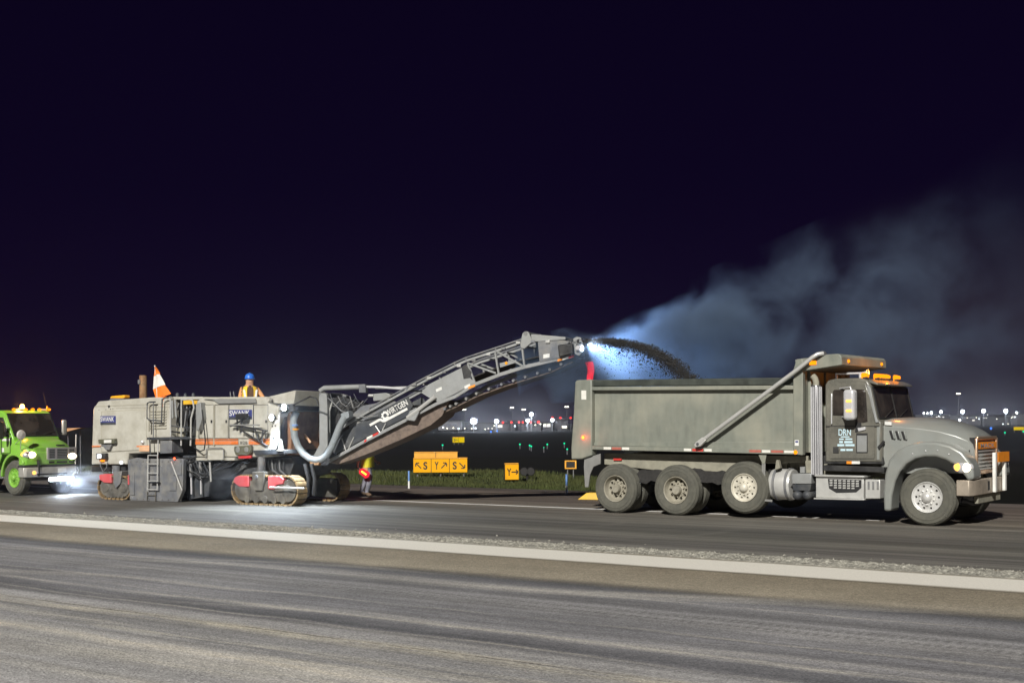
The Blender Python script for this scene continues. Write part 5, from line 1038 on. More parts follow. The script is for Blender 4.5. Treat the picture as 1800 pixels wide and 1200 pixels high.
# flag on the machine
fo2 = thing('safety_flag', 'orange and white pennant on a staff standing on the milling machine', 'flag', M)
whitecl = pm('white_cloth', (.72,.70,.66), .85, 0, .08, 5); orcl = pm('orange_cloth', (.88,.20,.015), .8, 0, .1, 5)
part(MB().tube([M.P(277,706,.15), M.P(272.2,643,.15)], .012, 6), 'staff', whitep, fo2, M); part(MB().sph(M.P(272.2,643,.15), .02, 8, 5), 'staff_tip', whitep, fo2, M)
def cloth(name, pl, pr_, mat):
    n_ = 6; lo = []
    for i in range(n_+1):
        t_ = i/n_; a = Vector(M.P(pl[0][0]+(pl[1][0]-pl[0][0])*t_, pl[0][1]+(pl[1][1]-pl[0][1])*t_, .14)); b = Vector(M.P(pr_[0][0]+(pr_[1][0]-pr_[0][0])*t_, pr_[0][1]+(pr_[1][1]-pr_[0][1])*t_, .14))
        ring = []
        for k in range(5): ring.append(tuple(a.lerp(b, k/4)+Vector((0,.05*math.sin(k*1.7+t_*1.3)*k/4,0))))
        ring += [(q[0],q[1]+.006,q[2]) for q in reversed(ring)]
        lo.append(ring)
    return part(MB().loft(lo), name, mat, fo2, M)
cloth('pennant_tip', ((272.5,645),(270.5,661)), ((273,645),(279,657)), orcl); cloth('pennant_band', ((270.5,661.2),(269,684)), ((279,657.2),(288,676)), whitecl); cloth('pennant_tail', ((269,684.2),(275,703)), ((288,676.2),(298,692)), orcl)
cloth('pennant_fold', ((283,698.5),(286,716)), ((291,696),(288.5,715)), orcl)
# ---------------------------------------------------------------- lime green water truck
G = Fr(-32.96, 20.97, 0)
gt = thing('water_truck', 'lime green water truck with amber beacon and white light bar, cut off at left', 'truck', G)
def gp(name, pts, y0, y1, mat, parent=gt, bev=.01, plane=None): return part(MB().prism(G.pol(pts, y0 if plane is None else plane), y0, y1), name, mat, parent, G, bev)
xF = G.L(43,830,.0)[0]                       # bumper front
yE = G.X(137,825,xF)[0]                      # far end of the bumper
GW = yE
def gf(px, py, x=None): q = G.X(px, py, xF if x is None else x); return (x if x is not None else xF, q[0], q[1])
zb0 = G.L(43,839,0)[1]; zb1 = G.L(43,822,0)[1]
bmp = part(MB().loft([[(xF-.30,.0,z),(xF-.06,.0,z),(xF,.08,z),(xF,GW-.08,z),(xF-.06,GW,z),(xF-.30,GW,z),(xF-.30,GW-.05,z),(xF-.10,GW-.15,z),(xF-.10,.15,z),(xF-.30,.05,z)] for z in (zb0, zb1)]), 'bumper', silver, gt, G, .015)
q = G.X(60,830.5,xF); part(MB().sph((xF,q[0]-.0,q[1]), (.03,.06,.055), 10, 6), 'fog_lamp', ltamber, bmp, G); q2 = G.X(68,831.5,xF); part(MB().box(xF-.002,xF+.02,q2[0]-.09,q2[0]+.09,q2[1]-.05,q2[1]+.04), 'lamp_recess', chrome, bmp, G, .01)
q = G.X(109,826,xF); part(MB().box(xF,xF+.008,q[0]-.13,q[0]+.13,q[1]-.07,q[1]+.06), 'number_plate', whitep, bmp, G, .004)
for px in (131,135): q = G.X(px,826,xF); part(MB().tube([(xF+.02,q[0],q[1]-.1),(xF+.05,q[0]+.02,q[1]),(xF+.02,q[0],q[1]+.09)], .015, 6), 'tow_hook', chrome, bmp, G)
part(MB().box(xF-.35, xF-.05, .02, GW-.02, zb1+.002, zb1+.06), 'bumper_gap', black, gt, G)
# light bar
qa = G.X(85,842,xF); qb = G.X(127,842,xF)
lb = part(MB().box(xF-.02, xF+.05, qa[0], qb[0], qa[1]-.07, qa[1]+.07), 'light_bar', black, gt, G, .01)
for k in range(10):
    u = qa[0]+(qb[0]-qa[0])*(k+.5)/10; part(MB().lathe([(.001,.03),(.045,.022),(.062,0)], (xF+.05,u,qa[1]), 'x', 12), 'led_lens', barE, lb, G)
lamp('light_bar_beam', 'SPOT', (xF+.20,(qa[0]+qb[0])/2,qa[1]), 260, (.78,.88,1), G, gt, (1,.0,-.30), 130, .2, .7)
# hood: lofted from windshield base to the grille
xG = xF-.05; xW = G.L(25,768,.15)[0]
def gs(x, y0, y1, z0, z1, r): return [(x,y0,z0),(x,y0,z1-r*1.6),(x,y0+r*.5,z1-r*.5),(x,y0+r*1.8,z1),(x,y1-r*1.8,z1),(x,y1-r*.5,z1-r*.5),(x,y1,z1-r*1.6),(x,y1,z0)]
zl = zb1+.07; zGt = G.X(100,783,xG)[1]; zWt = G.X(60,768,xW)[1]
print('GREEN', xF, xW, xG, GW, zb0, zb1, zGt, zWt)
za = 1.14
hd = part(MB().loft([gs(xW-.05,.06,GW-.06,za,zWt,.16),gs(xW+(xG-xW)*.35,.05,GW-.05,za,zWt-.03,.20),gs(xW+(xG-xW)*.65,.04,GW-.04,za,zGt+(zWt-zGt)*.55,.22),gs(xG-.12,.05,GW-.05,za,zGt+.06,.22),gs(xG-.02,.12,GW-.12,za,zGt-.05,.14)]), 'hood', limep, gt, G, .02)
part(MB().loft([gs(xG-.26,.02,GW-.02,zl,za+.10,.03),gs(xG-.08,.03,GW-.03,zl,za+.12,.05),gs(xG,.12,GW-.12,zl,za+.08,.04)]), 'nose_panel', limep, gt, G, .02)
part(MB().box(xW-.065,xW-.05,.05,GW-.05,za,zWt+.004), 'hood_gap', blackp, gt, G)
for y_ in (.04, GW-.055): part(MB().box(xW-.5,xW-.485,y_,y_+.015,1.16,zWt), 'panel_gap', blackp, gt, G)
q = G.X(108,783.5,xG); part(MB().box(xG-.10,xG-.02,q[0]-.13,q[0]+.13,zGt+.0,zGt+.035), 'hood_badge', black, hd, G, .01)
# grille
ga = G.X(82,796,xG); gb = G.X(134,796,xG); gz1 = G.X(100,786,xG)[1]; gz0 = G.X(100,807,xG)[1]
grl = part(MB().box(xG-.02,xG+.03,ga[0],gb[0],gz0,gz1), 'grille', pm('grey_purple_chrome',(.45,.42,.42),.35,.5,.08,5), hd, G, .015)
wid = gb[0]-ga[0]
for a, b in ((.07,.25),(.33,.68),(.74,.91)):
    pn = part(MB().box(xG+.028,xG+.036,ga[0]+wid*a,ga[0]+wid*b,gz0+.03,gz1-.04), 'grille_panel', blackp, grl, G)
    for k in range(6):
        z_ = gz0+.05+(gz1-gz0-.11)*k/5; part(MB().box(xG+.036,xG+.046,ga[0]+wid*a+.01,ga[0]+wid*b-.01,z_-.008,z_+.008), 'grille_slat', greyp, grl, G)
    part(MB().box(xG+.0,xG+.015,ga[0]+wid*a,ga[0]+wid*b,gz0-.10,gz0-.05), 'intake_slot', blackp, hd, G)
# headlights
for px, py, s in ((55.5,799,1),(142,800.5,-1)):
    q = G.X(px,py,xG); y_ = .20 if s > 0 else GW-.14
    z_ = q[1]
    hl = part(MB().sph((xG-.05,y_,z_), (.14,.19,.105), 18, 10), 'headlight', chrome, gt, G); part(MB().sph((xG-.01,y_+s*.035,z_-.0), (.13,.15,.092), 18, 10), 'lens', warmE, hl, G)
    part(MB().sph((xG-.10,y_-s*.12,z_+.01), (.12,.07,.075), 14, 8), 'turn_lamp', ltamber, hl, G)
    lamp('headlight_beam', 'SPOT', (xG+.15,y_,z_), 35, (1,.8,.55), G, gt, (1,0,-.1), 60)
# fender around the near front wheel
wz = .50
fo = []; fi = []
for k in range(13):
    a = math.pi*k/12*.80; fo.append((.64*math.cos(math.pi-a), wz+.70*math.sin(a)+.02)); fi.append((.57*math.cos(math.pi-a), wz+.61*math.sin(a)+.02))
for a, b in ((.02,.42),(GW-.42,GW-.02)): part(MB().strip(fo, fi, a, b), 'fender', limep, gt, G, .03, 3)
part(MB().box(-.62,.62,.43,.47,.55,1.0), 'wheel_well', black, gt, G); part(MB().box(-.62,.62,.38,GW-.38,.58,.62), 'wheel_well', black, gt, G)

for y, s in ((.04,-1),(GW-.04,1)): wheel(gt, G, 0, .50, y, .50, .28, 'lime', s)
part(MB().box(-.06,.06,.3,GW-.3,.40,.50), 'front_axle', darksteel, gt, G, .02)
# cab
zR = G.X(60,721.5,xW-.6)[1]; cy0, cy1 = .10, GW-.10
cabp = [(xW-.75,.75),(xW-.55,1.16),(xW+.02,1.16),(xW+.02,zWt-.05),(xW-.02,zWt+.02),(xW-.42,zR-.08),(xW-.55,zR),(xW-1.7,zR+.02),(xW-1.75,.75)]
gc = part(MB().prism(cabp, cy0, cy1), 'cab', limep, gt, G, .06, 3)
def gws(u0,u1,s0,s1,off):
    a = Vector((xW-.02,0,zWt+.02)); b = Vector((xW-.42,0,zR-.08)); d = b-a; nr = Vector((-d.z,0,d.x)).normalized(); nr = nr if nr.x > 0 else -nr
    return [a+d*s+Vector((0,u,0))+nr*off for u,s in ((u0,s0),(u1,s0),(u1,s1),(u0,s1))], nr
q, nr = gws(cy0+.10,cy1-.10,.03,.95,.003); gw = part(MB().solid(q, nr*.012), 'windshield', glass, gt, G)
for u0,u1,s0,s1 in ((cy0+.07,cy1-.07,.952,.985),(cy0+.07,cy1-.07,.0,.028),(cy0+.07,cy0+.098,.03,.95),(cy1-.098,cy1-.07,.03,.95)):
    q, nr = gws(u0,u1,s0,s1,.003); part(MB().solid(q, nr*.02), 'window_gasket', blackp, gw, G)
for u in (.5,1.1):
    q, nr = gws(u,u+.5,.04,.25,.02); part(MB().tube([q[0],q[2]], .01, 6), 'wiper', black, gw, G)
q, nr = gws(.9,1.1,.30,.62,-.0); part(MB().box(xW-.6,xW-.45,.85,.95,zWt+.2,zWt+.5), 'seat_back', limep, gc, G)
gd = part(MB().prism([(xW-.68,.85),(xW-.48,1.2),(xW-.10,1.2),(xW-.10,zWt-.0),(xW-.40,zR-.14),(xW-1.1,zR-.12),(xW-1.1,.85)], cy0-.02, cy0+.02), 'door', limep, gt, G, .015)
part(MB().prism([(xW-.12,zWt+.02),(xW-.43,zR-.20),(xW-1.02,zR-.18),(xW-1.02,zWt+.0)], cy0-.028, cy0-.019), 'window', glass, gd, G, .004)
part(MB().box(xW-.95,xW-.75,cy0-.05,cy0-.021,zWt-.14,zWt-.10), 'door_handle', black, gd, G, .008)
part(MB().box(xW-.55,xW-.40,cy0-.024,cy0-.021,zWt-.42,zWt-.30), 'flag_sticker', whitep, gd, G)
part(MB().box(xW-.5,xW-.1,cy0-.024,cy0-.021,zWt-.10,zWt-.03), 'door_stripe', whitep, gd, G)
# roof lamps
for px in (24.5,45,57.5,69.5,86):
    y_ = G.X(px,722,xW-.6)[0]; part(MB().sph((xW-.6,y_,zR+.035), (.07,.055,.04), 10, 6), 'roof_marker', amberE, gc, G)
for px in (32,72,77): y_ = G.X(px,721,xW-.8)[0]; part(MB().box(xW-.9,xW-.7,y_-.06,y_+.06,zR+.0,zR+.06), 'roof_fitting', chrome, gc, G, .015)
yb_ = G.X(39,716,xW-.7)[0]
bc = part(MB().lathe([(.001,0),(.075,0),(.075,.05),(.06,.055)], (xW-.7,yb_,zR), 'z', 16), 'beacon_base', black, gt, G); part(MB().lathe([(.062,.055),(.066,.10),(.055,.16),(.03,.185),(.001,.19)], (xW-.7,yb_,zR), 'z', 16), 'beacon', amberBE, bc, G)
lamp('beacon_glow', 'POINT', (xW-.7,yb_,zR+.26), 90, (1,.36,.05), G, gt, r=.1)
ya_ = G.X(83,722,xW-.6)[0]; part(MB().tube([(xW-.6,ya_,zR),(xW-.62,ya_-.12,zR+.55)], .006, 5), 'antenna', black, gt, G); part(MB().sph((xW-.6,ya_,zR+.07), (.03,.03,.08), 8, 5), 'antenna_base', amber_off, gt, G)
# mirrors and guide rod
part(MB().lathe([(.001,-.05),(.10,-.045),(.135,-.01),(.14,.0),(.12,.04),(.001,.06)], G.P(37,764,-.12)[:1]+(-.12,)+G.P(37,764,-.12)[2:], 'x', 22), 'convex_mirror', pm('mirror_back_grey',(.55,.52,.48),.5,0,.06,5), gt, G)
part(MB().tube([G.P(37,770,-.12), G.P(36,790,.05)], .012, 6), 'mirror_stay', alum, gt, G); part(MB().tube([G.P(36,771,-.12), G.P(27,780,.1)], .01, 6), 'mirror_stay', alum, gt, G)
ym_ = GW+.12; part(MB().box(xW-.16,xW-.06,ym_-.08,ym_+.08,zWt+.05,zWt+.5), 'mirror', silver, gt, G, .04); part(MB().tube([(xW-.1,GW-.1,zWt+.1),(xW-.1,ym_,zWt+.12)], .015, 6), 'mirror_arm', black, gt, G)
part(MB().box(xW-.16,xW-.06,-.30,-.12,zWt-.05,zWt+.45), 'mirror', black, gt, G, .04); part(MB().tube([(xW-.1,.1,zWt+.1),(xW-.1,-.2,zWt+.12)], .015, 6), 'mirror_arm', black, gt, G)
yg = G.X(145.5,790,xF-.05)[0]; part(MB().tube([(xF-.05,GW-.05,G.X(145,815,xF-.05)[1]),(xF-.05,GW-.02,G.X(145,763,xF-.05)[1])], .014, 6), 'guide_rod', whitep, gt, G)
part(MB().sph((.62,.0,1.28), (.05,.03,.03), 8, 5), 'side_lamp', ltamber, gt, G)
# chassis, tank behind the cab (runs out of the picture)
for y in (.5, GW-.6): part(MB().box(xW-5.5, xG-.2, y, y+.09, .55, .78), 'frame_rail', black, gt, G, .01)
part(MB().loft([[(x,GW/2+1.0*math.cos(2*math.pi*k/20),1.55+.72*math.sin(2*math.pi*k/20)) for k in range(20)] for x in (xW-5.4, xW-2.0)]), 'water_tank', limep, gt, G, .04)
for x in (-3.6,-4.9):
    for y, s in ((.04,-1),(GW-.04,1)): wheel(gt, G, x, .50, y, .50, .28, 'lime', s)
part(MB().box(xW-2.0,xW-.8,.02,.5,.45,.75), 'step_box', alum, gt, G, .02)
# small lit canopy seen between truck and machine
bb = far(129, 757, 52); fr = Fr(bb.x, bb.y, YAW); t = thing('canopy', 'small tan lit canopy on a post behind the green truck', 'canopy', fr); tanc = pm('tan_canvas',(.50,.27,.13),.8,0,.1,4)
part(MB().loft([[(-.33,-.3,bb.z-.08),(.33,-.3,bb.z+.10),(.33,.5,bb.z+.10),(-.33,.5,bb.z-.02)],[(-.36,-.3,bb.z+.10),(.42,-.3,bb.z+.12),(.42,.5,bb.z+.12),(-.36,.5,bb.z+.12)]]), 'canvas', tanc, t, fr, .01)
for x in (-.25,.25): part(MB().tube([(x,.1,-.05),(x,.1,bb.z)], .025, 6), 'post', mastm, t, fr)
# ---------------------------------------------------------------- people
skinm = pm('skin', (.55,.30,.20), .6, 0, .08, 8); jeans = pm('washed_jeans', (.20,.21,.26), .85, 0, .15, 10, (.30,.29,.30), .5, 6); brownsh = pm('brown_shirt', (.10,.05,.03), .85, 0, .15, 9); orangesl = pm('orange_sleeve', (.62,.30,.12), .85, 0, .12, 9)
hivis = pm('hi_vis_yellow', (.80,.52,.02), .75, 0, .1, 8); hivis2 = pm('hi_vis_lime', (.62,.62,.03), .75, 0, .1, 8); reflw = pm('reflective_tape', (.80,.78,.74), .35, 0, .06, 8); boots = pm('work_boots', (.16,.11,.07), .85, 0, .2, 9); hatblue = pm('blue_hard_hat', (.03,.16,.62), .3, 0, .05, 5, coat=.4)
def person(label, fr, J, edges, rad, region, mats, fingers, group=None, cat='person'):
    root = thing('person', label, cat, fr, group)
    names = list(J); me = bpy.data.meshes.new('skeleton'); me.from_pydata([J[n] for n in names], [(names.index(a), names.index(b)) for a, b in edges], [])
    o = bpy.data.objects.new('skeleton', me); COL.objects.link(o); o.modifiers.new('skin', 'SKIN'); sd = o.modifiers.new('sub', 'SUBSURF'); sd.levels = sd.render_levels = 2
    if not me.skin_vertices: 
        bm = bmesh.new(); bm.from_mesh(me); bm.verts.layers.skin.verify(); bm.to_mesh(me); bm.free()
    for i, n in enumerate(names):
        r = rad[n]; me.skin_vertices[0].data[i].radius = r if isinstance(r, tuple) else (r, r); me.skin_vertices[0].data[i].use_root = (n == 'pelvis')
    bpy.context.view_layer.update()
    ev = bpy.data.meshes.new_from_object(o.evaluated_get(bpy.context.evaluated_depsgraph_get())); bpy.data.objects.remove(o)
    vs = [tuple(v.co) for v in ev.vertices]; fs = [tuple(p.vertices) for p in ev.polygons]; mb = MB().add(vs, fs)
    for pts, r in fingers: mb.tube(pts, r, 6)
    b = part(mb, 'body', mats[0], root, fr)
    for m_ in mats[1:]: b.data.materials.append(m_)
    for p in b.data.polygons: p.material_index = region(p.center)
    b.data.polygons.foreach_set('use_smooth', [True]*len(b.data.polygons))
    return root, b
E0 = [('pelvis','spine'),('spine','chest'),('chest','neck'),('neck','chin'),('chin','crown'),('chin','nose')]
for s in 'NF': E0 += [('chest','sh'+s),('sh'+s,'el'+s),('el'+s,'wr'+s),('wr'+s,'pa'+s),('pelvis','hip'+s),('hip'+s,'kn'+s),('kn'+s,'an'+s),('an'+s,'toe'+s)]
RAD = dict(pelvis=.14, spine=.135, chest=.15, neck=.058, chin=.075, crown=.088, nose=.018)
for s in 'NF': RAD.update({'sh'+s:.075,'el'+s:.05,'wr'+s:.033,'pa'+s:.036,'hip'+s:.095,'kn'+s:.068,'an'+s:.048,'toe'+s:.042})
def handf(pa, d, side, r=.009):
    pa = Vector(pa); d = Vector(d).normalized(); sd = Vector(side).normalized(); nrm = d.cross(sd); out = []
    for k, ln in ((-1.5,.075),(-.5,.088),(.5,.082),(1.5,.065)):
        b = pa+sd*k*.019+d*.012; out.append(([tuple(b), tuple(b+d*ln*.55+nrm*.006), tuple(b+d*ln*.85+nrm*.030)], [r, r, r*.75]))
    b = pa-sd*.030-d*.025; out.append(([tuple(b), tuple(b-sd*.022+d*.028), tuple(b-sd*.022+d*.058+nrm*.014)], [r*1.15, r*1.1, r*.8]))
    return out
# operator on the machine
yo = 1.0; xo, zo = M.L(438.5, 657.5, yo); zo -= 1.80
OF = Fr(0,0,0); ow = M.mat @ Vector((xo, yo, 0)); OF = Fr(ow.x, ow.y, M.yaw+math.radians(52), z=zo)
J = dict(pelvis=(0,0,.95), spine=(0,.0,1.14), chest=(0,.0,1.36), neck=(0,-.02,1.51), chin=(0,-.05,1.59), crown=(0,-.02,1.69), nose=(0,-.145,1.625),
  shN=(-.19,0,1.42), elN=(-.26,-.06,1.15), wrN=(-.20,-.26,1.08), paN=(-.17,-.33,1.08), shF=(.19,0,1.42), elF=(.33,-.12,1.20), wrF=(.40,-.33,1.10), paF=(.41,-.40,1.09),
  hipN=(-.10,0,.90), knN=(-.11,-.03,.50), anN=(-.11,.02,.09), toeN=(-.12,-.14,.05), hipF=(.10,0,.90), knF=(.11,-.03,.50), anF=(.11,.02,.09), toeF=(.12,-.14,.05))
def regO(c):
    if c.z < .12: return 3
    if c.z < .98: return 2
    if c.z > 1.50 or (abs(c.x) > .12 and c.y < -.24): return 0
    return 1 if abs(c.x) < .21 and c.y > -.2 else 4
op, ob = person('operator in blue hard hat and yellow vest standing on top of the milling machine', OF, J, E0, dict(RAD, chin=.102, crown=.125, neck=.072, nose=.024), regO, [skinm, brownsh, jeans, boots, orangesl], handf(J['paN'],(0.3,-1,0),(-.9,-.3,0))+handf(J['paF'],(0,-1,-.1),(1,0,0)))
def vest(root, fr, mat, lev, gap, name='vest', x0=0, y0=0):
    loops = []; n_ = 26
    for z, rx, ry in lev:
        ring = []
        for k in range(n_+1):
            a = -math.pi/2+gap+(2*math.pi-2*gap)*k/n_; ring.append((x0+rx*math.cos(a), y0+ry*math.sin(a), z))
        ring += [(x0+(p[0]-x0)*.95, y0+(p[1]-y0)*.95, p[2]) for p in reversed(ring)]
        loops.append(ring)
    return part(MB().loft(loops), name, mat, root, fr)
vs_ = vest(op, OF, hivis, [(.98,.195,.165),(1.12,.20,.17),(1.28,.215,.175),(1.40,.21,.165),(1.47,.17,.13),(1.505,.11,.10)], .42)
for s in (-1, 1):
    pts = [(s*(.10+.02*k), -math.sqrt(max(0, 1-((.10+.02*k)/r1)**2))*r2-.008, z) for k, (z, r1, r2) in enumerate([(1.0,.20,.17),(1.12,.205,.175),(1.28,.218,.18),(1.40,.213,.17)])]
    mb = MB().loft([[(x-.025,y+.004,z),(x+.025,y+.004*(1 if s < 0 else 1),z),(x+.025,y-.004,z),(x-.025,y-.004,z)] for x, y, z in pts]); part(mb, 'reflective_strip', reflw, vs_, OF)
ht = part(MB().lathe([(.118,1.675),(.124,1.68),(.122,1.72),(.110,1.765),(.083,1.80),(.045,1.82),(.001,1.824)], (0,-.02,0), 'z', 24), 'hard_hat', hatblue, op, OF)
part(MB().loft([[(.12*math.cos(a)*r, -.02+.12*math.sin(a)*r-(.055 if r > 1 else 0)*max(0,-math.sin(a)), z) for a in [2*math.pi*k/24 for k in range(24)]] for r, z in ((1.0,1.688),(1.13,1.680),(1.12,1.674),(.98,1.678))], cap=False), 'hat_brim', hatblue, ht, OF)
part(MB().loft([[(-.015,.10,1.70),(.015,.10,1.70),(.015,.10,1.71),(-.015,.10,1.71)],[(-.015,-.0,1.83),(.015,-.0,1.83),(.015,-.0,1.838),(-.015,-.0,1.838)],[(-.015,-.14,1.715),(.015,-.14,1.715),(.015,-.145,1.725),(-.015,-.145,1.725)]]), 'hat_ridge', hatblue, ht, OF)
for s in (-1,1):
    part(MB().sph((s*.034,-.118,1.655), (.012,.008,.008), 8, 5), 'eye', blackp, op, OF); part(MB().sph((s*.088,-.015,1.635), (.014,.022,.032), 8, 6), 'ear', skinm, op, OF)
part(MB().sph((0,-.118,1.585), (.026,.010,.007), 8, 5), 'mouth', pm('lips',(.35,.12,.09),.6), op, OF)
# deck he stands on
# walking worker behind the conveyor
b = gnd(645, 873); KF = Fr(b.x, b.y, YAW)
J2 = dict(pelvis=(0,0,.93), spine=(.02,0,1.12), chest=(.03,0,1.34), neck=(.04,0,1.49), chin=(.07,0,1.57), crown=(.04,0,1.67), nose=(.165,0,1.605),
  shN=(.02,-.19,1.40), elN=(-.16,-.25,1.12), wrN=(-.22,-.25,.86), paN=(-.20,-.255,.79), shF=(.02,.19,1.40), elF=(.10,.26,1.13), wrF=(.22,.22,.95), paF=(.27,.21,.92),
  hipN=(.02,-.10,.88), knN=(.10,-.11,.50), anN=(.0,-.11,.09), toeN=(.15,-.12,.045), hipF=(-.02,.10,.88), knF=(-.03,.10,.50), anF=(-.17,.10,.14), toeF=(-.03,.10,.07))
def regW(c):
    if c.z < .13: return 3
    if c.y < -.17 and c.x < -.08 and c.z > .65: return 0 if c.z < 1.12 else 1
    if c.y > .17 and c.z > .8 and c.x > .06: return 0
    if c.z < .95: return 2
    if c.z > 1.48: return 0
    return 1
wk, wb = person('worker in yellow shirt and jeans walking behind the conveyor with a red wand', KF, J2, E0, dict(RAD, pelvis=.15, hipN=.105, hipF=.105, knN=.08, knF=.08, anN=.062, anF=.062), regW, [skinm, hivis2, jeans, boots], handf(J2['paN'],(.6,-.1,-.8),(.6,0,.5))+handf(J2['paF'],(1,0,-.3),(0,.2,1)))
sh = vest(wk, KF, hivis2, [(.80,.19,.20),(.90,.185,.205),(1.05,.175,.20),(1.22,.18,.21),(1.36,.17,.21),(1.45,.12,.17),(1.49,.08,.09)], .01, 'shirt', .02)
for z in (1.10, 1.22): part(MB().lathe([(.178,z),(.19,z+.001),(.19,z+.05),(.178,z+.051)], (.02,0,0), 'z', 24), 'reflective_band', reflw, sh, KF).scale = (1,1.13,1)
part(MB().lathe([(.13,1.635),(.135,1.64),(.128,1.68),(.09,1.745),(.04,1.768),(.001,1.77)], (.045,0,0), 'z', 20), 'hard_hat', whitep, wk, KF)
part(MB().box(-.10,.06,-.215,-.175,.70,.80), 'belt_pouch', pm('tan_leather',(.45,.26,.12),.7), wk, KF, .02)
wn = thing('signal_wand', 'glowing red signal wand held against the jeans of the walking worker', 'signal wand', KF)
redglow = em('red_translucent', (1,.025,.05), 1.1)
a = Vector((-.235,-.30,.80)); b2 = Vector((.10,-.30,.555)); d = (b2-a).normalized()
part(MB().tube([a+Vector((0,0,0)), a+d*.10], .018, 10), 'handle', black, wn, KF)
part(MB().tube([a+d*.10, a+d*.14, a+d*.36, a+d*.40], [.03,.085,.10,.03], 14), 'cone', redglow, wn, KF)
part(MB().tube([a+d*.17+Vector((0,-.093,0.01)), a+d*.33+Vector((0,-.103,0.01))], .022, 8), 'light_core', orangeE, wn, KF)
lamp('wand_glow', 'POINT', tuple((a+b2)/2+Vector((0.03,-.25,0))), .25, (1,.05,.06), KF, wn)

# ---------------------------------------------------------------- flying millings, dust
random.seed(11)
arc = [(1020,600),(1060,594),(1100,597),(1140,607),(1180,630),(1222,668)]
def arcp(t):
    i = min(int(t*(len(arc)-1)), len(arc)-2); u = t*(len(arc)-1)-i
    return WF.P(arc[i][0]+(arc[i+1][0]-arc[i][0])*u, arc[i][1]+(arc[i+1][1]-arc[i][1])*u, 24.75)
v = []; f = []
for k in range(17000):
    t = random.random(); p = Vector(arcp(t)); sp = .045+.05*t; dn = abs(random.gauss(0, 1))
    p += Vector((random.gauss(0,.06), random.gauss(0,.20), -.02-sp*dn*1.2+random.gauss(0,.02)))
    if random.random() < .10: p += Vector((random.uniform(-.5,.15), random.gauss(0,.1), -random.expovariate(5)+.03))
    s = random.uniform(.004,.016)*(2.2 if random.random() < .06 else 1); b = len(v)
    for d_ in ((1,0,0),(-.5,.8,0),(-.5,-.8,0),(.1,.1,.9),(0,.1,-.9)): v.append(tuple(p+Vector(d_)*s*random.uniform(.6,1.4)))
    f += [(b,b+1,b+3),(b+1,b+2,b+3),(b+2,b,b+3),(b+1,b,b+4),(b+2,b+1,b+4),(b,b+2,b+4)]
o = part(MB().add(v, f), 'flying_millings', pm('black_millings',(.022,.021,.020),.9,0,.4,20)); o.data.polygons.foreach_set('use_smooth', [False]*len(o.data.polygons)); tag(o, 'dark stream of asphalt millings arcing from the conveyor into the truck bed', 'millings', kind='stuff')
def heap(name, label, fr, x0_, x1_, y0_, y1_, z0_, hh):
    random.seed(5); nx_, ny_ = 40, 16; v = []; f = []
    for i in range(nx_):
        for j in range(ny_):
            u, w_ = i/(nx_-1), j/(ny_-1); v.append((x0_+(x1_-x0_)*u, y0_+(y1_-y0_)*w_, z0_+hh*(math.sin(math.pi*u)**.7)*(math.sin(math.pi*w_)**.8)+random.uniform(-.04,.04)))
    for i in range(nx_-1):
        for j in range(ny_-1): f.append((i*ny_+j,(i+1)*ny_+j,(i+1)*ny_+j+1,i*ny_+j+1))
    o = part(MB().add(v, f), name, MATS['black_millings'], None, fr); tag(o, label, 'millings', kind='stuff')
heap('millings_load', 'heap of dark millings lying in the truck bed', D, xr+.05, xf-.12, .18, W2-.18, zb0+.15, .9)

def dustmat(name, col, dens, core, build, aniso=.25):
    m = bpy.data.materials.new(name); m.use_nodes = True; t = m.node_tree; t.nodes.clear(); N = t.nodes; K = t.links
    out = N.new('ShaderNodeOutputMaterial'); v_ = N.new('ShaderNodeVolumePrincipled'); K.new(v_.outputs[0], out.inputs['Volume'])
    v_.inputs['Color'].default_value = col + (1,); v_.inputs['Anisotropy'].default_value = aniso
    c = N.new('ShaderNodeTexCoord').outputs['Object']; d = build(N, K, c); K.new(math_(N, K, 'MULTIPLY', d, dens), v_.inputs['Density'])
    return m
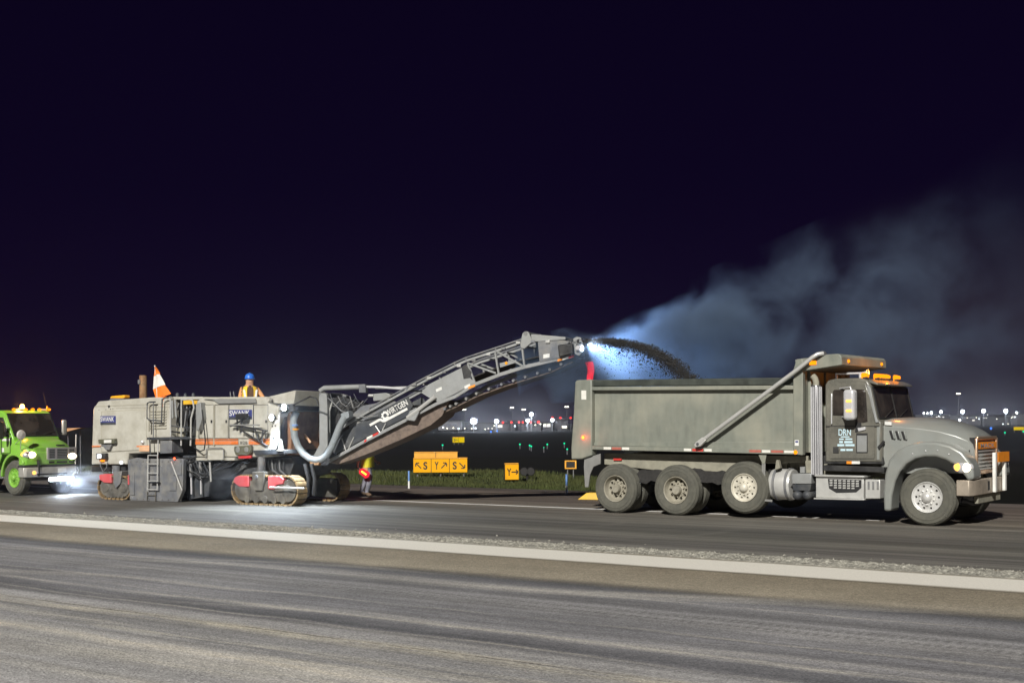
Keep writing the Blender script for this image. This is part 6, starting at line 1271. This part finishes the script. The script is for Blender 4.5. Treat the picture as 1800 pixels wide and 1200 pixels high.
# plume: local x runs downwind from the conveyor head, radius grows along it
pa_ = Vector(WF.P(1012, 640, 24.9)); pe_ = Vector(WF.P(1850, 525, 30.0)); ax = (pe_-pa_); LEN = ax.length; ax.normalize()
ay = Vector((0,0,1)).cross(ax).normalized(); az = ax.cross(ay)
class RawFr: pass
PF = RawFr(); PF.mat = Matrix(((ax.x,ay.x,az.x,pa_.x),(ax.y,ay.y,az.y,pa_.y),(ax.z,ay.z,az.z,pa_.z),(0,0,0,1)))
R0, KR = .85, .285
def plume(N, K, c):
    s = N.new('ShaderNodeSeparateXYZ'); K.new(c, s.inputs[0]); x = s.outputs['X']
    warp = N.new('ShaderNodeTexNoise'); warp.inputs['Scale'].default_value = .50; warp.inputs['Detail'].default_value = 3; K.new(c, warp.inputs['Vector'])
    wv = N.new('ShaderNodeVectorMath'); wv.operation = 'SUBTRACT'; K.new(warp.outputs['Color'], wv.inputs[0]); wv.inputs[1].default_value = (.5,.5,.5)
    ws_ = N.new('ShaderNodeVectorMath'); ws_.operation = 'SCALE'; K.new(wv.outputs[0], ws_.inputs[0]); ws_.inputs['Scale'].default_value = 2.7
    wa = N.new('ShaderNodeVectorMath'); wa.operation = 'ADD'; K.new(c, wa.inputs[0]); K.new(ws_.outputs[0], wa.inputs[1])
    s2 = N.new('ShaderNodeSeparateXYZ'); K.new(wa.outputs[0], s2.inputs[0])
    yz = N.new('ShaderNodeCombineXYZ'); K.new(s2.outputs['Y'], yz.inputs[1]); K.new(s2.outputs['Z'], yz.inputs[2])
    ln = N.new('ShaderNodeVectorMath'); ln.operation = 'LENGTH'; K.new(yz.outputs[0], ln.inputs[0])
    rr = math_(N, K, 'ADD', math_(N, K, 'MULTIPLY', x, KR), R0); rho = math_(N, K, 'DIVIDE', ln.outputs['Value'], rr)
    env = maprange(N, K, rho, .95, .42)
    n = N.new('ShaderNodeTexNoise'); n.inputs['Scale'].default_value = .85; n.inputs['Detail'].default_value = 5; n.inputs['Roughness'].default_value = .58; K.new(wa.outputs[0], n.inputs['Vector'])
    cl = maprange(N, K, n.outputs['Fac'], .42, .66)
    fall = N.new('ShaderNodeValToRGB'); K.new(maprange(N, K, x, 0, LEN), fall.inputs[0]); e = fall.color_ramp.elements
    e[0].position = 0; e[0].color = (1,1,1,1); e[1].position = 1; e[1].color = (0,0,0,1)
    for p_, q_ in ((.06,.85),(.16,.66),(.30,.30),(.50,.11),(.80,.035)): el = e.new(p_); el.color = (q_,q_,q_,1)
    nb = N.new('ShaderNodeTexNoise'); nb.inputs['Scale'].default_value = .42; nb.inputs['Detail'].default_value = 3; K.new(c, nb.inputs['Vector'])
    brk_ = maprange(N, K, nb.outputs['Fac'], .38, .60, .30, 1.15)
    return math_(N, K, 'MULTIPLY', math_(N, K, 'MULTIPLY', math_(N, K, 'MULTIPLY', env, cl), brk_), fall.outputs[0])
dm = dustmat('dust_plume', (.46,.66,1.0), 5.5, None, plume)  # blue of the conveyor LED is put into the dust colour
loops = []
for k in range(15):
    x = -1.4+(LEN+1.4)*k/14; r = (R0+KR*max(0,x))*1.0; loops.append([(x, r*math.cos(2*math.pi*j/20), r*math.sin(2*math.pi*j/20)) for j in range(20)])
o = part(MB().loft(loops), 'dust_plume', dm, None, PF); tag(o, 'bluish dust cloud drifting up and right from the truck bed', 'dust', kind='stuff')
# low mist under the machine and by the light bar
def puff(N, K, c):
    ln = N.new('ShaderNodeVectorMath'); ln.operation = 'LENGTH'; K.new(c, ln.inputs[0])
    n = N.new('ShaderNodeTexNoise'); n.inputs['Scale'].default_value = 2.2; n.inputs['Detail'].default_value = 3; K.new(c, n.inputs['Vector'])
    return math_(N, K, 'MULTIPLY', maprange(N, K, ln.outputs['Value'], 1.0, .3), maprange(N, K, n.outputs['Fac'], .4, .7))
pmist = dustmat('low_mist', (.75,.83,.97), 1.1, None, puff)
for px, py, y_, sc_, lab in ((392,845,.2-.3,(.85,.5,.55),'thin bluish mist between side plate and front track of the machine'),(150,845,.9,(1.3,.9,.5),'thin bluish mist lit by the light bar of the green truck')):
    p = M.P(px,py,y_); wp = M.mat @ Vector(p); pf = RawFr(); pf.mat = Matrix.Translation(wp) @ Matrix.Diagonal((sc_[0],sc_[1],sc_[2],1))
    o = part(MB().sph((0,0,0), 1.0, 16, 10), 'mist', pmist, None, pf); tag(o, lab, 'mist', kind='stuff')

# wide thin dust drifting off behind the cab
def drift(N, K, c):
    ln = N.new('ShaderNodeVectorMath'); ln.operation = 'LENGTH'; K.new(c, ln.inputs[0])
    n = N.new('ShaderNodeTexNoise'); n.inputs['Scale'].default_value = 1.6; n.inputs['Detail'].default_value = 3; K.new(c, n.inputs['Vector'])
    return math_(N, K, 'MULTIPLY', maprange(N, K, ln.outputs['Value'], 1.0, .2), maprange(N, K, n.outputs['Fac'], .25, .75))
pdr = dustmat('dust_drift', (.95,.84,.97), .015, None, drift)
p = Vector(far(1760, 610, 45)); pf = RawFr(); pf.mat = Matrix.Translation(p) @ Matrix.Rotation(YAW, 4, 'Z') @ Matrix.Diagonal((9.5,8,6.2,1))
o = part(MB().sph((0,0,0), 1.0, 20, 12), 'dust_drift', pdr, None, pf); tag(o, 'faint veil of dust hanging in the air behind the truck cab', 'dust', kind='stuff')
# ---------------------------------------------------------------- night haze over the airfield
m = bpy.data.materials.new('haze'); m.use_nodes = True; t = m.node_tree; t.nodes.clear()
out = t.nodes.new('ShaderNodeOutputMaterial'); v_ = t.nodes.new('ShaderNodeVolumePrincipled'); t.links.new(v_.outputs[0], out.inputs['Volume'])
v_.inputs['Color'].default_value = (.9,.92,1,1); v_.inputs['Density'].default_value = HAZE; v_.inputs['Anisotropy'].default_value = .9
m.cycles.homogeneous_volume = True
o = part(MB().box(-560, 260, -60, 640, -1.1, 13.5), 'haze', m); tag(o, 'thin night haze over the whole airfield', 'haze', kind='stuff')
